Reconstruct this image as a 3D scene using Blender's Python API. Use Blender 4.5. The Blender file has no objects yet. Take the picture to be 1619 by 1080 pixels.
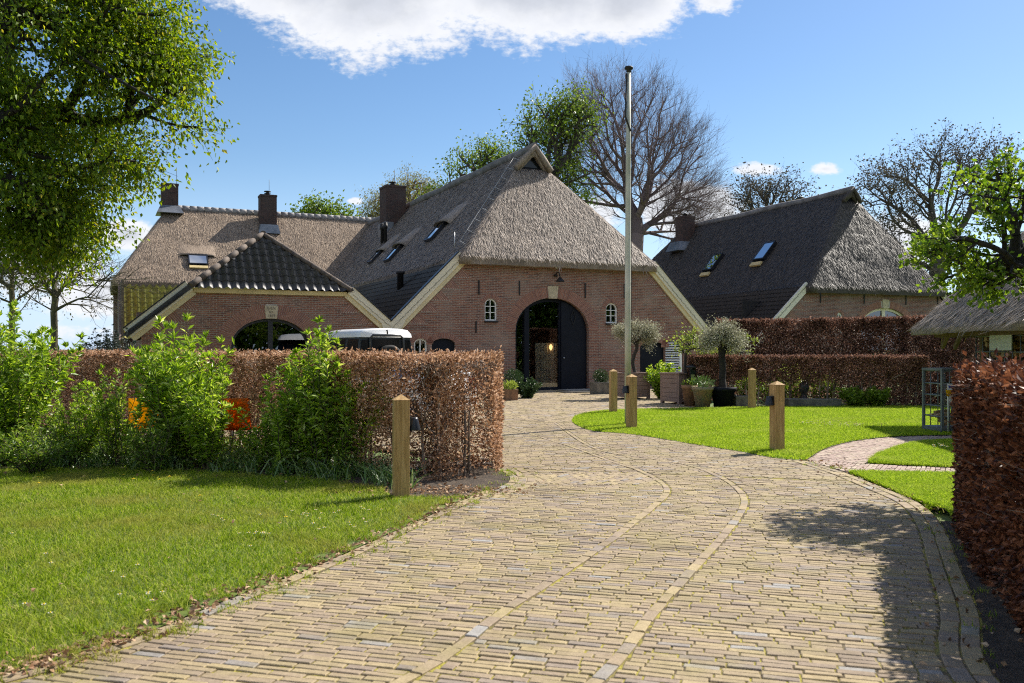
import bpy, bmesh, math, random
import numpy as np
from mathutils import Vector, Matrix, noise
from mathutils.geometry import tessellate_polygon

SC = bpy.context.scene
COL = SC.collection
R = math.radians
FPX, CX, YH, EYE = 1400.0, 809.5, 552.0, 1.6

# ---------------------------------------------------------------- camera
cam_d = bpy.data.cameras.new("camera")
cam = bpy.data.objects.new("camera", cam_d)
COL.objects.link(cam)
cam.location = (0, 0, EYE)
cam.rotation_euler = (R(90), 0, 0)
cam_d.sensor_width = 36
cam_d.lens = FPX / 1619 * 36
cam_d.shift_y = (YH - 540) / 1619
cam_d.clip_end = 4000
cam_d.dof.use_dof = True
cam_d.dof.focus_distance = 24
cam_d.dof.aperture_fstop = 4.0
SC.camera = cam

# ---------------------------------------------------------------- sun, sky, exposure
SUN_EL = R(44)
_h = Vector((0.75, 0.66, 0)).normalized()
SUN = Vector((_h.x * math.cos(SUN_EL), _h.y * math.cos(SUN_EL), math.sin(SUN_EL)))
sd = bpy.data.lights.new("sun", 'SUN')
sd.energy = 5.0
sd.angle = R(0.5)
sd.color = (1.0, 0.94, 0.84)
so = bpy.data.objects.new("sun", sd)
COL.objects.link(so)
so.rotation_euler = SUN.to_track_quat('Z', 'Y').to_euler()
SC.view_settings.view_transform = 'Standard'
SC.view_settings.look = 'None'
SC.view_settings.exposure = 0.86
SC.view_settings.gamma = 1
SC.cycles.max_bounces = 8
SC.cycles.transparent_max_bounces = 12
SC.cycles.sample_clamp_indirect = 6
SC.cycles.filter_width = 1.1
SC.cycles.use_denoising = False


class NT:
    """small node-tree helper"""
    def __init__(s, nt):
        s.nt = nt
    def n(s, t, **kw):
        nd = s.nt.nodes.new(t)
        for k, v in kw.items():
            setattr(nd, k, v)
        return nd
    def set(s, sock, v):
        if hasattr(v, 'is_output'):
            s.nt.links.new(v, sock)
        elif v is not None:
            sock.default_value = v
    def math(s, op, a, b=None, c=None, clamp=False):
        nd = s.n('ShaderNodeMath', operation=op, use_clamp=clamp)
        s.set(nd.inputs[0], a); s.set(nd.inputs[1], b)
        if c is not None: s.set(nd.inputs[2], c)
        return nd.outputs[0]
    def mix(s, f, a, b, blend='MIX'):
        nd = s.n('ShaderNodeMix', data_type='RGBA', blend_type=blend)
        s.set(nd.inputs[0], f); s.set(nd.inputs[6], a); s.set(nd.inputs[7], b)
        return nd.outputs[2]
    def noise(s, vec, scale, detail=3, rough=0.55, dist=0):
        nd = s.n('ShaderNodeTexNoise')
        if vec is not None: s.set(nd.inputs['Vector'], vec)
        nd.inputs['Scale'].default_value = scale
        nd.inputs['Detail'].default_value = detail
        nd.inputs['Roughness'].default_value = rough
        nd.inputs['Distortion'].default_value = dist
        return nd.outputs['Fac']
    def ramp(s, f, stops):
        nd = s.n('ShaderNodeValToRGB')
        cr = nd.color_ramp
        while len(cr.elements) < len(stops): cr.elements.new(0.5)
        for e, (p, c) in zip(cr.elements, stops):
            e.position = p
            e.color = (c, c, c, 1) if isinstance(c, (int, float)) else (*c, 1)
        s.set(nd.inputs[0], f)
        return nd.outputs[0]
    def smooth(s, v, a, b):
        nd = s.n('ShaderNodeMapRange', interpolation_type='SMOOTHSTEP')
        s.set(nd.inputs[0], v)
        nd.inputs[1].default_value = a; nd.inputs[2].default_value = b
        return nd.outputs[0]
    def mapping(s, vec, scale=(1, 1, 1), rot=(0, 0, 0), loc=(0, 0, 0)):
        nd = s.n('ShaderNodeMapping')
        s.set(nd.inputs[0], vec)
        nd.inputs[1].default_value = loc; nd.inputs[2].default_value = rot; nd.inputs[3].default_value = scale
        return nd.outputs[0]
    def bump(s, h, strength=0.5, dist=0.02):
        nd = s.n('ShaderNodeBump')
        nd.inputs['Strength'].default_value = strength
        nd.inputs['Distance'].default_value = dist
        s.set(nd.inputs['Height'], h)
        return nd.outputs[0]
    def coord(s, kind='Object'):
        return s.n('ShaderNodeTexCoord').outputs[kind]


W = bpy.data.worlds.new("World")
SC.world = W
W.use_nodes = True
wt = NT(W.node_tree)
for nd in list(W.node_tree.nodes): W.node_tree.nodes.remove(nd)
sky = wt.n('ShaderNodeTexSky', sky_type='NISHITA', sun_disc=False)
sky.sun_elevation = SUN_EL
sky.sun_rotation = math.atan2(_h.x, _h.y)
sky.air_density = 1.0; sky.dust_density = 0.3; sky.ozone_density = 2.0
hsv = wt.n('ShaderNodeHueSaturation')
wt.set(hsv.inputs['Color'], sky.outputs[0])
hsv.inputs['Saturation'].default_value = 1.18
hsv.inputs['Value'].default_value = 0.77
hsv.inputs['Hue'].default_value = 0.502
dirv = wt.coord('Generated')
sep = wt.n('ShaderNodeSeparateXYZ'); wt.set(sep.inputs[0], dirv)
dx, dy, dz = sep.outputs
dyc = wt.math('MAXIMUM', dy, 0.05)
u = wt.math('DIVIDE', dx, dyc); v = wt.math('DIVIDE', dz, dyc)
cmb = wt.n('ShaderNodeCombineXYZ'); wt.set(cmb.inputs[0], u); wt.set(cmb.inputs[1], v)
uv = cmb.outputs[0]
nbig = wt.noise(wt.mapping(uv, (1, 1.3, 1)), 9, 7, 0.62)
nfine = wt.noise(wt.mapping(uv, (1, 1.2, 1), loc=(3, 1, 0)), 30, 6, 0.6)
nn = wt.math('ADD', wt.math('MULTIPLY', wt.math('SUBTRACT', nbig, 0.5), 1.5), wt.math('MULTIPLY', wt.math('SUBTRACT', nfine, 0.5), 0.6))
n3 = wt.noise(wt.mapping(uv, (1, 1.8, 1), loc=(9, 4, 0)), 85, 5, 0.6)
nn = wt.math('ADD', nn, wt.math('MULTIPLY', wt.math('SUBTRACT', n3, 0.5), 0.9))
blob = None
for px, py, rx, ry, k in ((590, -25, 235, 135, 1), (860, -30, 230, 120, 1), (480, -40, 190, 95, 1), (985, -15, 120, 90, 1), (1130, 2, 46, 26, .4),
                          (1195, 268, 50, 16, .55), (1303, 267, 30, 12, .5), (200, 372, 62, 34, .9), (150, 470, 110, 40, .6), (70, 400, 120, 90, .6),
                          (1085, 330, 100, 55, .85), (930, 345, 70, 40, .75), (560, 318, 16, 8, .5), (250, 525, 240, 18, .3), (1400, 390, 160, 60, .6)):
    a = wt.math('MULTIPLY', wt.math('SUBTRACT', u, (px - CX) / FPX), FPX / rx)
    b = wt.math('MULTIPLY', wt.math('SUBTRACT', v, (YH - py) / FPX), FPX / ry)
    d = wt.math('SQRT', wt.math('ADD', wt.math('MULTIPLY', a, a), wt.math('MULTIPLY', b, b)))
    e = wt.math('MULTIPLY', wt.math('SUBTRACT', 1.0, d), k)
    blob = e if blob is None else wt.math('MAXIMUM', blob, e)
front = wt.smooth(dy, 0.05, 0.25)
blobn = wt.math('ADD', blob, wt.math('MULTIPLY', nn, 0.55))
m_front = wt.math('MULTIPLY', wt.smooth(blobn, 0.02, 0.30), front)
# clouds added over the unseen rest of the sky, as fill light
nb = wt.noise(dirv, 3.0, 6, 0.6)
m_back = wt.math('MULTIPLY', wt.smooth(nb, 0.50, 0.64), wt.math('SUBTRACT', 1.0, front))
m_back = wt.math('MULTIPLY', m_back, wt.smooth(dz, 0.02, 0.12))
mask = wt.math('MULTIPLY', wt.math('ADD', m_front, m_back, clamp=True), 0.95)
# cloud brightness: bright edges, greyer thick cores
core = wt.smooth(wt.math('ADD', blob, wt.math('MULTIPLY', wt.math('SUBTRACT', nbig, 0.5), 0.9)), 0.30, 0.78)
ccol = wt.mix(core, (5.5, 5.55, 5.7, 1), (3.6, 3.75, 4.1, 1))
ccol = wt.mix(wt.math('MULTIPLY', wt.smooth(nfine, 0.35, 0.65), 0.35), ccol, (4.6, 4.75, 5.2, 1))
ccol = wt.mix(front, (11.0, 10.8, 10.5, 1), ccol)  # unseen rear clouds made brighter to lift the shaded fronts
haze_f = wt.math('SUBTRACT', 1.0, wt.smooth(dz, 0.0, 0.22))
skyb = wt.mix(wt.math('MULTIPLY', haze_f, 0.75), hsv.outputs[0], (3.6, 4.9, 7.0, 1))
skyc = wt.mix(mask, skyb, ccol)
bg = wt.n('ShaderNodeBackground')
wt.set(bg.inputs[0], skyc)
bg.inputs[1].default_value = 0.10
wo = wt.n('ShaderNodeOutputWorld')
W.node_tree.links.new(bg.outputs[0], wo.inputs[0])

# ---------------------------------------------------------------- projection helpers (photograph pixel -> ground or point at a depth)
def G(px, py, z=0.0):
    Y = FPX * (EYE - z) / (py - YH)
    return ((px - CX) / FPX * Y, Y)
def at(px, py, Y):
    return Vector(((px - CX) / FPX * Y, Y, EYE - (py - YH) / FPX * Y))

# ---------------------------------------------------------------- materials
MATS = {}
def new_mat(name):
    m = bpy.data.materials.new(name); m.use_nodes = True
    t = NT(m.node_tree)
    p = m.node_tree.nodes['Principled BSDF']
    MATS[name] = m
    return m, t, p
def c4(c): return (*c, 1)

def mat_plain(name, col, rough=0.6, metal=0.0, var=0.15, scale=6, bump=0.0, spec=0.4, col2=None, stretch=(1, 1, 1)):
    m, t, p = new_mat(name)
    v = t.mapping(t.coord('Object'), stretch)
    f = t.noise(v, scale, 5)
    c2 = col2 or tuple(x * (1 - 2 * var) for x in col)
    t.set(p.inputs['Base Color'], t.mix(t.smooth(f, 0.3, 0.7), c4(c2), c4(col)))
    p.inputs['Roughness'].default_value = rough
    p.inputs['Metallic'].default_value = metal
    p.inputs['Specular IOR Level'].default_value = spec
    if bump: t.set(p.inputs['Normal'], t.bump(t.noise(v, scale * 6, 4), bump, 0.01))
    return m

def mat_island(name, stops, rough=0.6, transl=0.0, spec=0.3, tcol=None, bump=0, patch=None, patch_scale=0.6, mottle=0, stain=None):
    """colour drawn per loose island (leaf, brick, blade, tile); patch = colour worn into larger areas"""
    m, t, p = new_mat(name)
    rnd = t.n('ShaderNodeNewGeometry').outputs['Random Per Island']
    c = t.ramp(rnd, stops)
    if patch:
        f = t.noise(t.coord('Object'), patch_scale, 4)
        c = t.mix(t.math('MULTIPLY', t.smooth(f, 0.45, 0.7), patch[1]), c, c4(patch[0]))
    if mottle:
        v = t.coord('Object')
        f = t.math('ADD', t.math('MULTIPLY', t.noise(v, 55, 4, .7), .6), t.math('MULTIPLY', t.noise(v, 14, 4, .6), .4))
        c = t.mix(t.math('MULTIPLY', t.smooth(f, .35, .65), mottle), c, t.mix(1.0, c, (.52, .50, .47, 1), 'MULTIPLY'))
    if stain:
        c = t.mix(t.math('MULTIPLY', t.smooth(t.noise(t.coord('Object'), stain[0], 6, .65), .48, .70), stain[1]), c, t.mix(1.0, c, (.55, .53, .47, 1), 'MULTIPLY'))
    t.set(p.inputs['Base Color'], c)
    p.inputs['Roughness'].default_value = rough
    p.inputs['Specular IOR Level'].default_value = spec
    if bump:
        t.set(p.inputs['Normal'], t.bump(t.noise(t.coord('Object'), 90, 4), bump, 0.004))
    if transl:
        tr = t.n('ShaderNodeBsdfTranslucent')
        t.set(tr.inputs[0], t.mix(1.0, c, c4(tcol), 'MULTIPLY') if tcol else c)
        mx = t.n('ShaderNodeMixShader'); mx.inputs[0].default_value = transl
        out = m.node_tree.nodes['Material Output']
        m.node_tree.links.new(p.outputs[0], mx.inputs[1]); m.node_tree.links.new(tr.outputs[0], mx.inputs[2])
        m.node_tree.links.new(mx.outputs[0], out.inputs[0])
    return m

def mat_brickwall(name, c1, c2, mortar, cdark, bw=0.215, rh=0.062, ms=0.0085):
    m, t, p = new_mat(name)
    uv = t.coord('UV')
    b = t.n('ShaderNodeTexBrick')
    wob = t.mix(0.006, uv, t.n('ShaderNodeTexNoise').outputs['Color'], 'ADD')
    t.set(b.inputs['Vector'], wob)
    b.offset = 0.5; b.squash = 1.0
    for k, vv in (('Scale', 1), ('Mortar Size', ms), ('Mortar Smooth', 0.15), ('Bias', 0.0), ('Brick Width', bw), ('Row Height', rh)):
        b.inputs[k].default_value = vv
    b.inputs['Color1'].default_value = c4(c1); b.inputs['Color2'].default_value = c4(c2); b.inputs['Mortar'].default_value = c4(mortar)
    vor = t.n('ShaderNodeTexVoronoi'); t.set(vor.inputs['Vector'], t.mapping(uv, (1 / bw, 1 / rh, 1))); vor.inputs['Scale'].default_value = 1
    rndf = t.n('ShaderNodeSeparateColor'); t.set(rndf.inputs[0], vor.outputs['Color'])
    cb = t.mix(t.math('MULTIPLY', t.smooth(rndf.outputs[0], 0.55, 1.0), 0.8), b.outputs['Color'], c4(cdark))
    big = t.noise(uv, 0.9, 5)
    cb = t.mix(t.math('MULTIPLY', t.smooth(big, 0.4, 0.75), 0.35), cb, c4(tuple(x * 1.15 for x in mortar)))
    c = t.mix(b.outputs['Fac'], cb, t.mix(t.noise(uv, 3, 3), c4(mortar), c4(tuple(x * 0.7 for x in mortar))))
    t.set(p.inputs['Base Color'], c)
    p.inputs['Roughness'].default_value = 0.88
    p.inputs['Specular IOR Level'].default_value = 0.2
    h = t.math('ADD', t.math('SUBTRACT', 1.0, b.outputs['Fac']), t.math('MULTIPLY', t.noise(uv, 60, 4), 0.5))
    t.set(p.inputs['Normal'], t.bump(h, 0.7, 0.01))
    return m

def mat_thatch(name, ca, cb, cc, moss=None):
    m, t, p = new_mat(name)
    uv = t.coord('UV')
    st = t.noise(t.mapping(uv, (26, 4, 1)), 1, 6, 0.7)
    fine = t.noise(t.mapping(uv, (60, 20, 1)), 1, 3, 0.6)
    big = t.noise(t.mapping(uv, (1.4, 0.5, 1)), 1, 5, 0.6)
    f = t.math('ADD', t.math('MULTIPLY', st, 0.6), t.math('MULTIPLY', fine, 0.4))
    c = t.ramp(t.smooth(f, 0.3, 0.7), ((0.0, ca), (0.5, cb), (1.0, cc)))
    c = t.mix(t.math('MULTIPLY', t.smooth(big, 0.42, 0.7), 0.55), c, c4(ca))
    if moss:
        c = t.mix(t.math('MULTIPLY', t.smooth(t.noise(t.mapping(uv, (.6, 2.2, 1)), 1, 5), 0.55, 0.75), 0.4), c, c4(moss))
    t.set(p.inputs['Base Color'], c)
    p.inputs['Roughness'].default_value = 0.75
    p.inputs['Specular IOR Level'].default_value = 0.3
    t.set(p.inputs['Normal'], t.bump(f, 1.0, 0.05))
    return m

def mat_glass(name, tint=(0.55, 0.6, 0.6), refl=0.12):
    m, t, p = new_mat(name)
    nt = m.node_tree
    tr = t.n('ShaderNodeBsdfTransparent'); tr.inputs[0].default_value = c4(tint)
    gl = t.n('ShaderNodeBsdfGlossy'); gl.inputs['Roughness'].default_value = 0.01
    fr = t.n('ShaderNodeFresnel'); fr.inputs[0].default_value = 1.6
    fac = t.math('ADD', t.math('MULTIPLY', fr.outputs[0], 0.95), refl, clamp=True)
    mx = t.n('ShaderNodeMixShader'); t.set(mx.inputs[0], fac)
    nt.links.new(tr.outputs[0], mx.inputs[1]); nt.links.new(gl.outputs[0], mx.inputs[2])
    nt.links.new(mx.outputs[0], nt.nodes['Material Output'].inputs[0])
    return m

def mat_wood(name, ca, cb, rough=0.75, ax=2, scale=1.0):
    m, t, p = new_mat(name)
    s = [14 * scale] * 3; s[ax] = 1.1 * scale
    v = t.mapping(t.coord('Object'), tuple(s))
    f = t.noise(v, 2.2, 6, 0.65, 0.8)
    stain = t.noise(t.coord('Object'), 2.0, 4)
    c = t.mix(t.smooth(f, 0.3, 0.7), c4(ca), c4(cb))
    c = t.mix(t.math('MULTIPLY', t.smooth(stain, 0.5, 0.75), 0.35), c, c4(tuple(x * 0.55 for x in ca)))
    t.set(p.inputs['Base Color'], c)
    p.inputs['Roughness'].default_value = rough
    p.inputs['Specular IOR Level'].default_value = 0.25
    t.set(p.inputs['Normal'], t.bump(f, 0.35, 0.006))
    return m

mat_brickwall('brick_red', (0.29, 0.125, 0.08), (0.20, 0.088, 0.064), (0.40, 0.335, 0.28), (0.11, 0.055, 0.045))
mat_brickwall('brick_brown', (0.25, 0.105, 0.075), (0.17, 0.075, 0.06), (0.36, 0.30, 0.27), (0.09, 0.045, 0.04))
mat_brickwall('brick_chimney', (0.085, 0.042, 0.033), (0.06, 0.032, 0.027), (0.10, 0.085, 0.075), (0.03, 0.02, 0.018))
mat_island('brick_single', ((0, (0.31, 0.145, 0.10)), (.5, (0.27, 0.12, 0.085)), (1, (0.20, 0.09, 0.07))), 0.85, bump=.4)
mat_plain('mortar', (0.46, 0.40, 0.35), 0.95, scale=9, bump=.3)
mat_plain('sandstone', (0.55, 0.46, 0.32), 0.85, var=.12, scale=9, bump=.25)
mat_plain('carved_letters', (0.10, 0.09, 0.08), 0.9)
mat_thatch('thatch_grey', (0.12, 0.094, 0.075), (0.265, 0.21, 0.168), (0.50, 0.41, 0.335))
mat_thatch('thatch_tan', (0.125, 0.09, 0.065), (0.265, 0.197, 0.142), (0.46, 0.36, 0.27))
mat_thatch('thatch_dark', (0.034, 0.028, 0.024), (0.072, 0.06, 0.051), (0.15, 0.125, 0.108))
mat_thatch('thatch_shed', (0.12, 0.095, 0.07), (0.26, 0.21, 0.16), (0.45, 0.37, 0.29))
mat_island('reed_grey', ((0, (0.085, 0.066, 0.053)), (.5, (0.29, 0.232, 0.187)), (1, (0.62, 0.515, 0.425))), 0.6, spec=.35)
mat_island('reed_tan', ((0, (0.11, 0.078, 0.056)), (.5, (0.29, 0.215, 0.155)), (1, (0.55, 0.435, 0.32))), 0.6, spec=.35)
mat_island('reed_dark', ((0, (0.028, 0.023, 0.02)), (.5, (0.07, 0.058, 0.049)), (1, (0.19, 0.16, 0.138))), 0.55, spec=.4)
mat_island('reed_shed', ((0, (0.13, 0.10, 0.075)), (.5, (0.28, 0.225, 0.17)), (1, (0.46, 0.38, 0.30))), 0.6, spec=.35)
mat_plain('thatch_ridge', (0.20, 0.185, 0.18), 0.9, scale=3, bump=.6, col2=(0.12, 0.11, 0.105))
mat_plain('tile_black', (0.028, 0.030, 0.036), 0.42, scale=5, spec=.5, col2=(0.014, 0.015, 0.018))
mat_plain('tile_dark', (0.05, 0.046, 0.046), 0.5, scale=5, bump=.3, spec=.5, col2=(0.018, 0.018, 0.021))
mat_plain('tile_mossy', (0.46, 0.42, 0.075), 0.85, scale=4, bump=.5, col2=(0.20, 0.17, 0.06))
mat_plain('ridge_tile_brown', (0.15, 0.115, 0.09), 0.8, scale=6, bump=.4, col2=(0.07, 0.055, 0.048))
mat_plain('ridge_tile_grey', (0.30, 0.28, 0.27), 0.7, scale=6, bump=.3, col2=(0.16, 0.15, 0.15))
mat_plain('cream_paint', (0.76, 0.68, 0.52), 0.55, scale=1.2, var=.06, spec=.35)
mat_plain('cream_pale', (0.76, 0.70, 0.56), 0.55, scale=1.2, var=.06, spec=.35)
mat_plain('trim_cream', (0.70, 0.59, 0.36), 0.6, scale=2, var=.06)
mat_plain('yellow_paint', (0.64, 0.49, 0.23), 0.6, scale=2, var=.1)
mat_plain('white_paint', (0.80, 0.80, 0.78), 0.45, scale=3, var=.04)
mat_plain('black_paint', (0.012, 0.013, 0.018), 0.35, scale=3, spec=.5)
mat_plain('navy_paint', (0.008, 0.010, 0.018), 0.6, scale=3, spec=.18)
mat_plain('iron', (0.02, 0.018, 0.018), 0.6, scale=12, spec=.4)
mat_plain('lead', (0.22, 0.235, 0.26), 0.42, metal=.5, scale=3, var=.2)
mat_plain('cage_metal', (0.20, 0.225, 0.225), 0.5, metal=.3, scale=4)
mat_plain('zinc', (0.45, 0.47, 0.50), 0.4, metal=.7, scale=4)
mat_wood('brown_boards', (0.13, 0.085, 0.065), (0.20, 0.14, 0.11))
mat_wood('post_wood', (0.32, 0.19, 0.07), (0.53, 0.35, 0.155))
mat_wood('planter_wood', (0.20, 0.135, 0.11), (0.32, 0.225, 0.185), ax=0)
mat_wood('beam_wood', (0.10, 0.075, 0.04), (0.18, 0.13, 0.07), ax=0)
mat_island('firewood', ((0, (0.16, 0.10, 0.05)), (.5, (0.35, 0.23, 0.11)), (1, (0.5, 0.36, 0.19))), 0.85, bump=.4)
mat_glass('glass_clear', (0.86, 0.88, 0.87), 0.05)
mat_glass('glass_dark', (0.16, 0.18, 0.19), 0.14)
mat_plain('glass_car', (0.010, 0.012, 0.014), 0.12, scale=2, spec=.35)
mat_glass('glass_sky', (0.08, 0.10, 0.13), 0.8)
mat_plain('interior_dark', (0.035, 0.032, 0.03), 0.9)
mat_plain('curtain', (0.55, 0.48, 0.38), 0.9, scale=2)
mat_plain('rendered_plinth', (0.33, 0.31, 0.28), 0.9, scale=3, bump=.4)
def mat_emit(name, col, s):
    m, t, p = new_mat(name)
    p.inputs['Base Color'].default_value = c4(col)
    p.inputs['Emission Color'].default_value = c4(col); p.inputs['Emission Strength'].default_value = s
mat_emit('warm_bulb', (1.0, 0.62, 0.25), 1.4)

# ---------------------------------------------------------------- mesh helpers
def setup_uv(me):
    """box-projected UVs in metres, by each face's dominant local axis"""
    n = len(me.loops)
    if n == 0: return
    uvl = me.uv_layers.new(name='UVMap')
    co = np.empty(len(me.vertices) * 3); me.vertices.foreach_get('co', co); co = co.reshape(-1, 3)
    li = np.empty(n, dtype=np.int32); me.loops.foreach_get('vertex_index', li)
    pn = np.empty(len(me.polygons) * 3); me.polygons.foreach_get('normal', pn); pn = np.abs(pn.reshape(-1, 3))
    lt = np.empty(len(me.polygons), dtype=np.int32); me.polygons.foreach_get('loop_total', lt)
    ax = np.repeat(np.argmax(pn, axis=1), lt)
    c = co[li]
    uvs = np.empty((n, 2))
    a0 = ax == 0; a1 = ax == 1; a2 = ax == 2
    uvs[a0] = c[a0][:, [1, 2]]; uvs[a1] = c[a1][:, [0, 2]]; uvs[a2] = c[a2][:, [0, 1]]
    uvl.data.foreach_set('uv', uvs.ravel())

def link(name, me, mats, parent=None):
    for m in (mats if isinstance(mats, (list, tuple)) else [mats]):
        me.materials.append(MATS[m])
    o = bpy.data.objects.new(name, me)
    COL.objects.link(o)
    if parent is not None: o.parent = parent
    return o

class MB:
    def __init__(s):
        s.v = []; s.f = []; s.m = []; s.s = []
    def add(s, vs, fs, mi=0, smooth=False):
        b = len(s.v)
        s.v.extend([tuple(v) for v in vs])
        for f in fs:
            s.f.append(tuple(i + b for i in f)); s.m.append(mi); s.s.append(smooth)
        return s
    def box(s, c, d, mi=0, M=None, rz=0.0):
        x, y, z = (k / 2 for k in d)
        vs = [Vector((sx * x, sy * y, sz * z)) for sz in (-1, 1) for sy in (-1, 1) for sx in (-1, 1)]
        if M is None: M = Matrix.Translation(Vector(c)) @ Matrix.Rotation(rz, 4, 'Z')
        else: M = M @ Matrix.Translation(Vector(c))
        return s.add([M @ v for v in vs], [(0, 2, 3, 1), (4, 5, 7, 6), (0, 1, 5, 4), (2, 6, 7, 3), (0, 4, 6, 2), (1, 3, 7, 5)], mi)
    def beam(s, a, b, w, h, up=(0, 0, 1), mi=0):
        """square bar from a to b, width w (sideways), height h along up"""
        a, b = Vector(a), Vector(b); d = (b - a).normalized()
        sd_ = d.cross(Vector(up)).normalized(); u_ = sd_.cross(d).normalized()
        vs = [p + sd_ * (sx * w / 2) + u_ * (su * h / 2) for p in (a, b) for su in (-1, 1) for sx in (-1, 1)]
        return s.add(vs, [(0, 1, 3, 2), (4, 6, 7, 5), (0, 4, 5, 1), (2, 3, 7, 6), (0, 2, 6, 4), (1, 5, 7, 3)], mi)
    def tube(s, pts, rad, n=8, mi=0, smooth=True, cap=True):
        pts = [Vector(p) for p in pts]
        if not isinstance(rad, (list, tuple)): rad = [rad] * len(pts)
        vs = []; fs = []
        ref = None
        for i, p in enumerate(pts):
            d = (pts[min(i + 1, len(pts) - 1)] - pts[max(i - 1, 0)]).normalized()
            if ref is None: ref = d.orthogonal().normalized()
            ref = (ref - d * ref.dot(d)).normalized()
            b = d.cross(ref)
            for k in range(n):
                a = 2 * math.pi * k / n
                vs.append(p + (ref * math.cos(a) + b * math.sin(a)) * rad[i])
        for i in range(len(pts) - 1):
            for k in range(n):
                fs.append((i * n + k, i * n + (k + 1) % n, (i + 1) * n + (k + 1) % n, (i + 1) * n + k))
        if cap:
            c0 = len(fs); fs.append(tuple(range(n))[::-1]); fs.append(tuple(range((len(pts) - 1) * n, len(pts) * n)))
        s.add(vs, fs, mi, smooth)
        if cap: s.s[-2:] = [False, False]
        return s
    def lathe(s, prof, c=(0, 0, 0), n=20, mi=0, smooth=True, sq=None):
        c = Vector(c); vs = []; fs = []
        for r, z in prof:
            for k in range(n):
                a = 2 * math.pi * k / n
                vs.append(c + Vector((r * math.cos(a), r * math.sin(a), z)))
        for i in range(len(prof) - 1):
            for k in range(n):
                fs.append((i * n + k, i * n + (k + 1) % n, (i + 1) * n + (k + 1) % n, (i + 1) * n + k))
        fs.append(tuple(range(n))[::-1]); fs.append(tuple(range((len(prof) - 1) * n, len(prof) * n)))
        s.add(vs, fs, mi, smooth); s.s[-2:] = [False, False]
        return s
    def frustum4(s, c, b, t, h, mi=0, rz=0.0):
        c = Vector(c); Mz = Matrix.Rotation(rz, 3, 'Z')
        vs = [c + Mz @ Vector((sx * k[0] / 2, sy * k[1] / 2, z)) for k, z in ((b, 0), (t, h)) for sx, sy in ((-1, -1), (1, -1), (1, 1), (-1, 1))]
        return s.add(vs, [(3, 2, 1, 0), (4, 5, 6, 7), (0, 1, 5, 4), (1, 2, 6, 5), (2, 3, 7, 6), (3, 0, 4, 7)], mi)
    def extrude_xz(s, poly, y0, y1, mi=0):
        """convex-or-not polygon in x,z extruded in y"""
        n = len(poly)
        vs = [(x, y0, z) for x, z in poly] + [(x, y1, z) for x, z in poly]
        tris = tessellate_polygon([[Vector((x, z, 0)) for x, z in poly]])
        fs = [tuple(t) for t in tris] + [tuple(i + n for i in t)[::-1] for t in tris]
        fs += [(i, (i + 1) % n, (i + 1) % n + n, i + n) for i in range(n)]
        return s.add(vs, fs, mi)
    def build(s, name, mats, parent=None, bevel=0.0, fix=True, loc=None):
        me = bpy.data.meshes.new(name)
        me.from_pydata(s.v, [], s.f)
        me.polygons.foreach_set('material_index', s.m)
        me.polygons.foreach_set('use_smooth', s.s)
        if fix or bevel:
            bm = bmesh.new(); bm.from_mesh(me)
            if bevel:
                bmesh.ops.remove_doubles(bm, verts=bm.verts, dist=1e-5)
            bmesh.ops.recalc_face_normals(bm, faces=bm.faces)
            if bevel:
                ed = [e for e in bm.edges if len(e.link_faces) == 2 and e.calc_face_angle(0) > 0.6]
                bmesh.ops.bevel(bm, geom=ed, offset=bevel, segments=2, affect='EDGES', profile=0.6, clamp_overlap=True)
            bm.to_mesh(me); bm.free()
        me.update()
        setup_uv(me)
        o = link(name, me, mats, parent)
        if loc is not None: o.location = loc
        return o

def np_mesh(name, V, F, mats, parent=None, mi=None, smooth=False, uv=False):
    """V (n,3), F (m,3 or 4) numpy arrays -> object"""
    me = bpy.data.meshes.new(name)
    k = F.shape[1]
    me.vertices.add(len(V)); me.vertices.foreach_set('co', np.ascontiguousarray(V, dtype=np.float32).ravel())
    me.loops.add(F.size); me.loops.foreach_set('vertex_index', np.ascontiguousarray(F, dtype=np.int32).ravel())
    me.polygons.add(len(F))
    me.polygons.foreach_set('loop_start', np.arange(0, F.size, k, dtype=np.int32))
    if mi is not None: me.polygons.foreach_set('material_index', np.ascontiguousarray(mi, dtype=np.int32))
    me.polygons.foreach_set('use_smooth', np.full(len(F), smooth))
    me.update(calc_edges=True); me.validate()
    if uv: setup_uv(me)
    return link(name, me, mats, parent)

def thing(name, label, cat, loc=(0, 0, 0), rz=0.0, group=None):
    o = bpy.data.objects.new(name, None); COL.objects.link(o)
    o.empty_display_size = 0.2
    o.location = loc; o.rotation_euler = (0, 0, rz)
    return tag(o, label, cat, group)
def tag(o, label, cat, group=None):
    o['label'] = label; o['category'] = cat
    if group: o['group'] = group
    return o
def structure(o): o['kind'] = 'structure'; return o
def stuff(o, label, cat):
    o['kind'] = 'stuff'; return tag(o, label, cat)
def dup(root, loc, rz, label=None, scale=1.0):
    r = root.copy(); COL.objects.link(r); r.location = loc; r.rotation_euler = (0, 0, rz); r.scale = (scale,) * 3
    if label: r['label'] = label
    for ch in list(root.children):
        c = ch.copy(); COL.objects.link(c); c.parent = r
        for g in ch.children:
            d = g.copy(); COL.objects.link(d); d.parent = c
    return r

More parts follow.
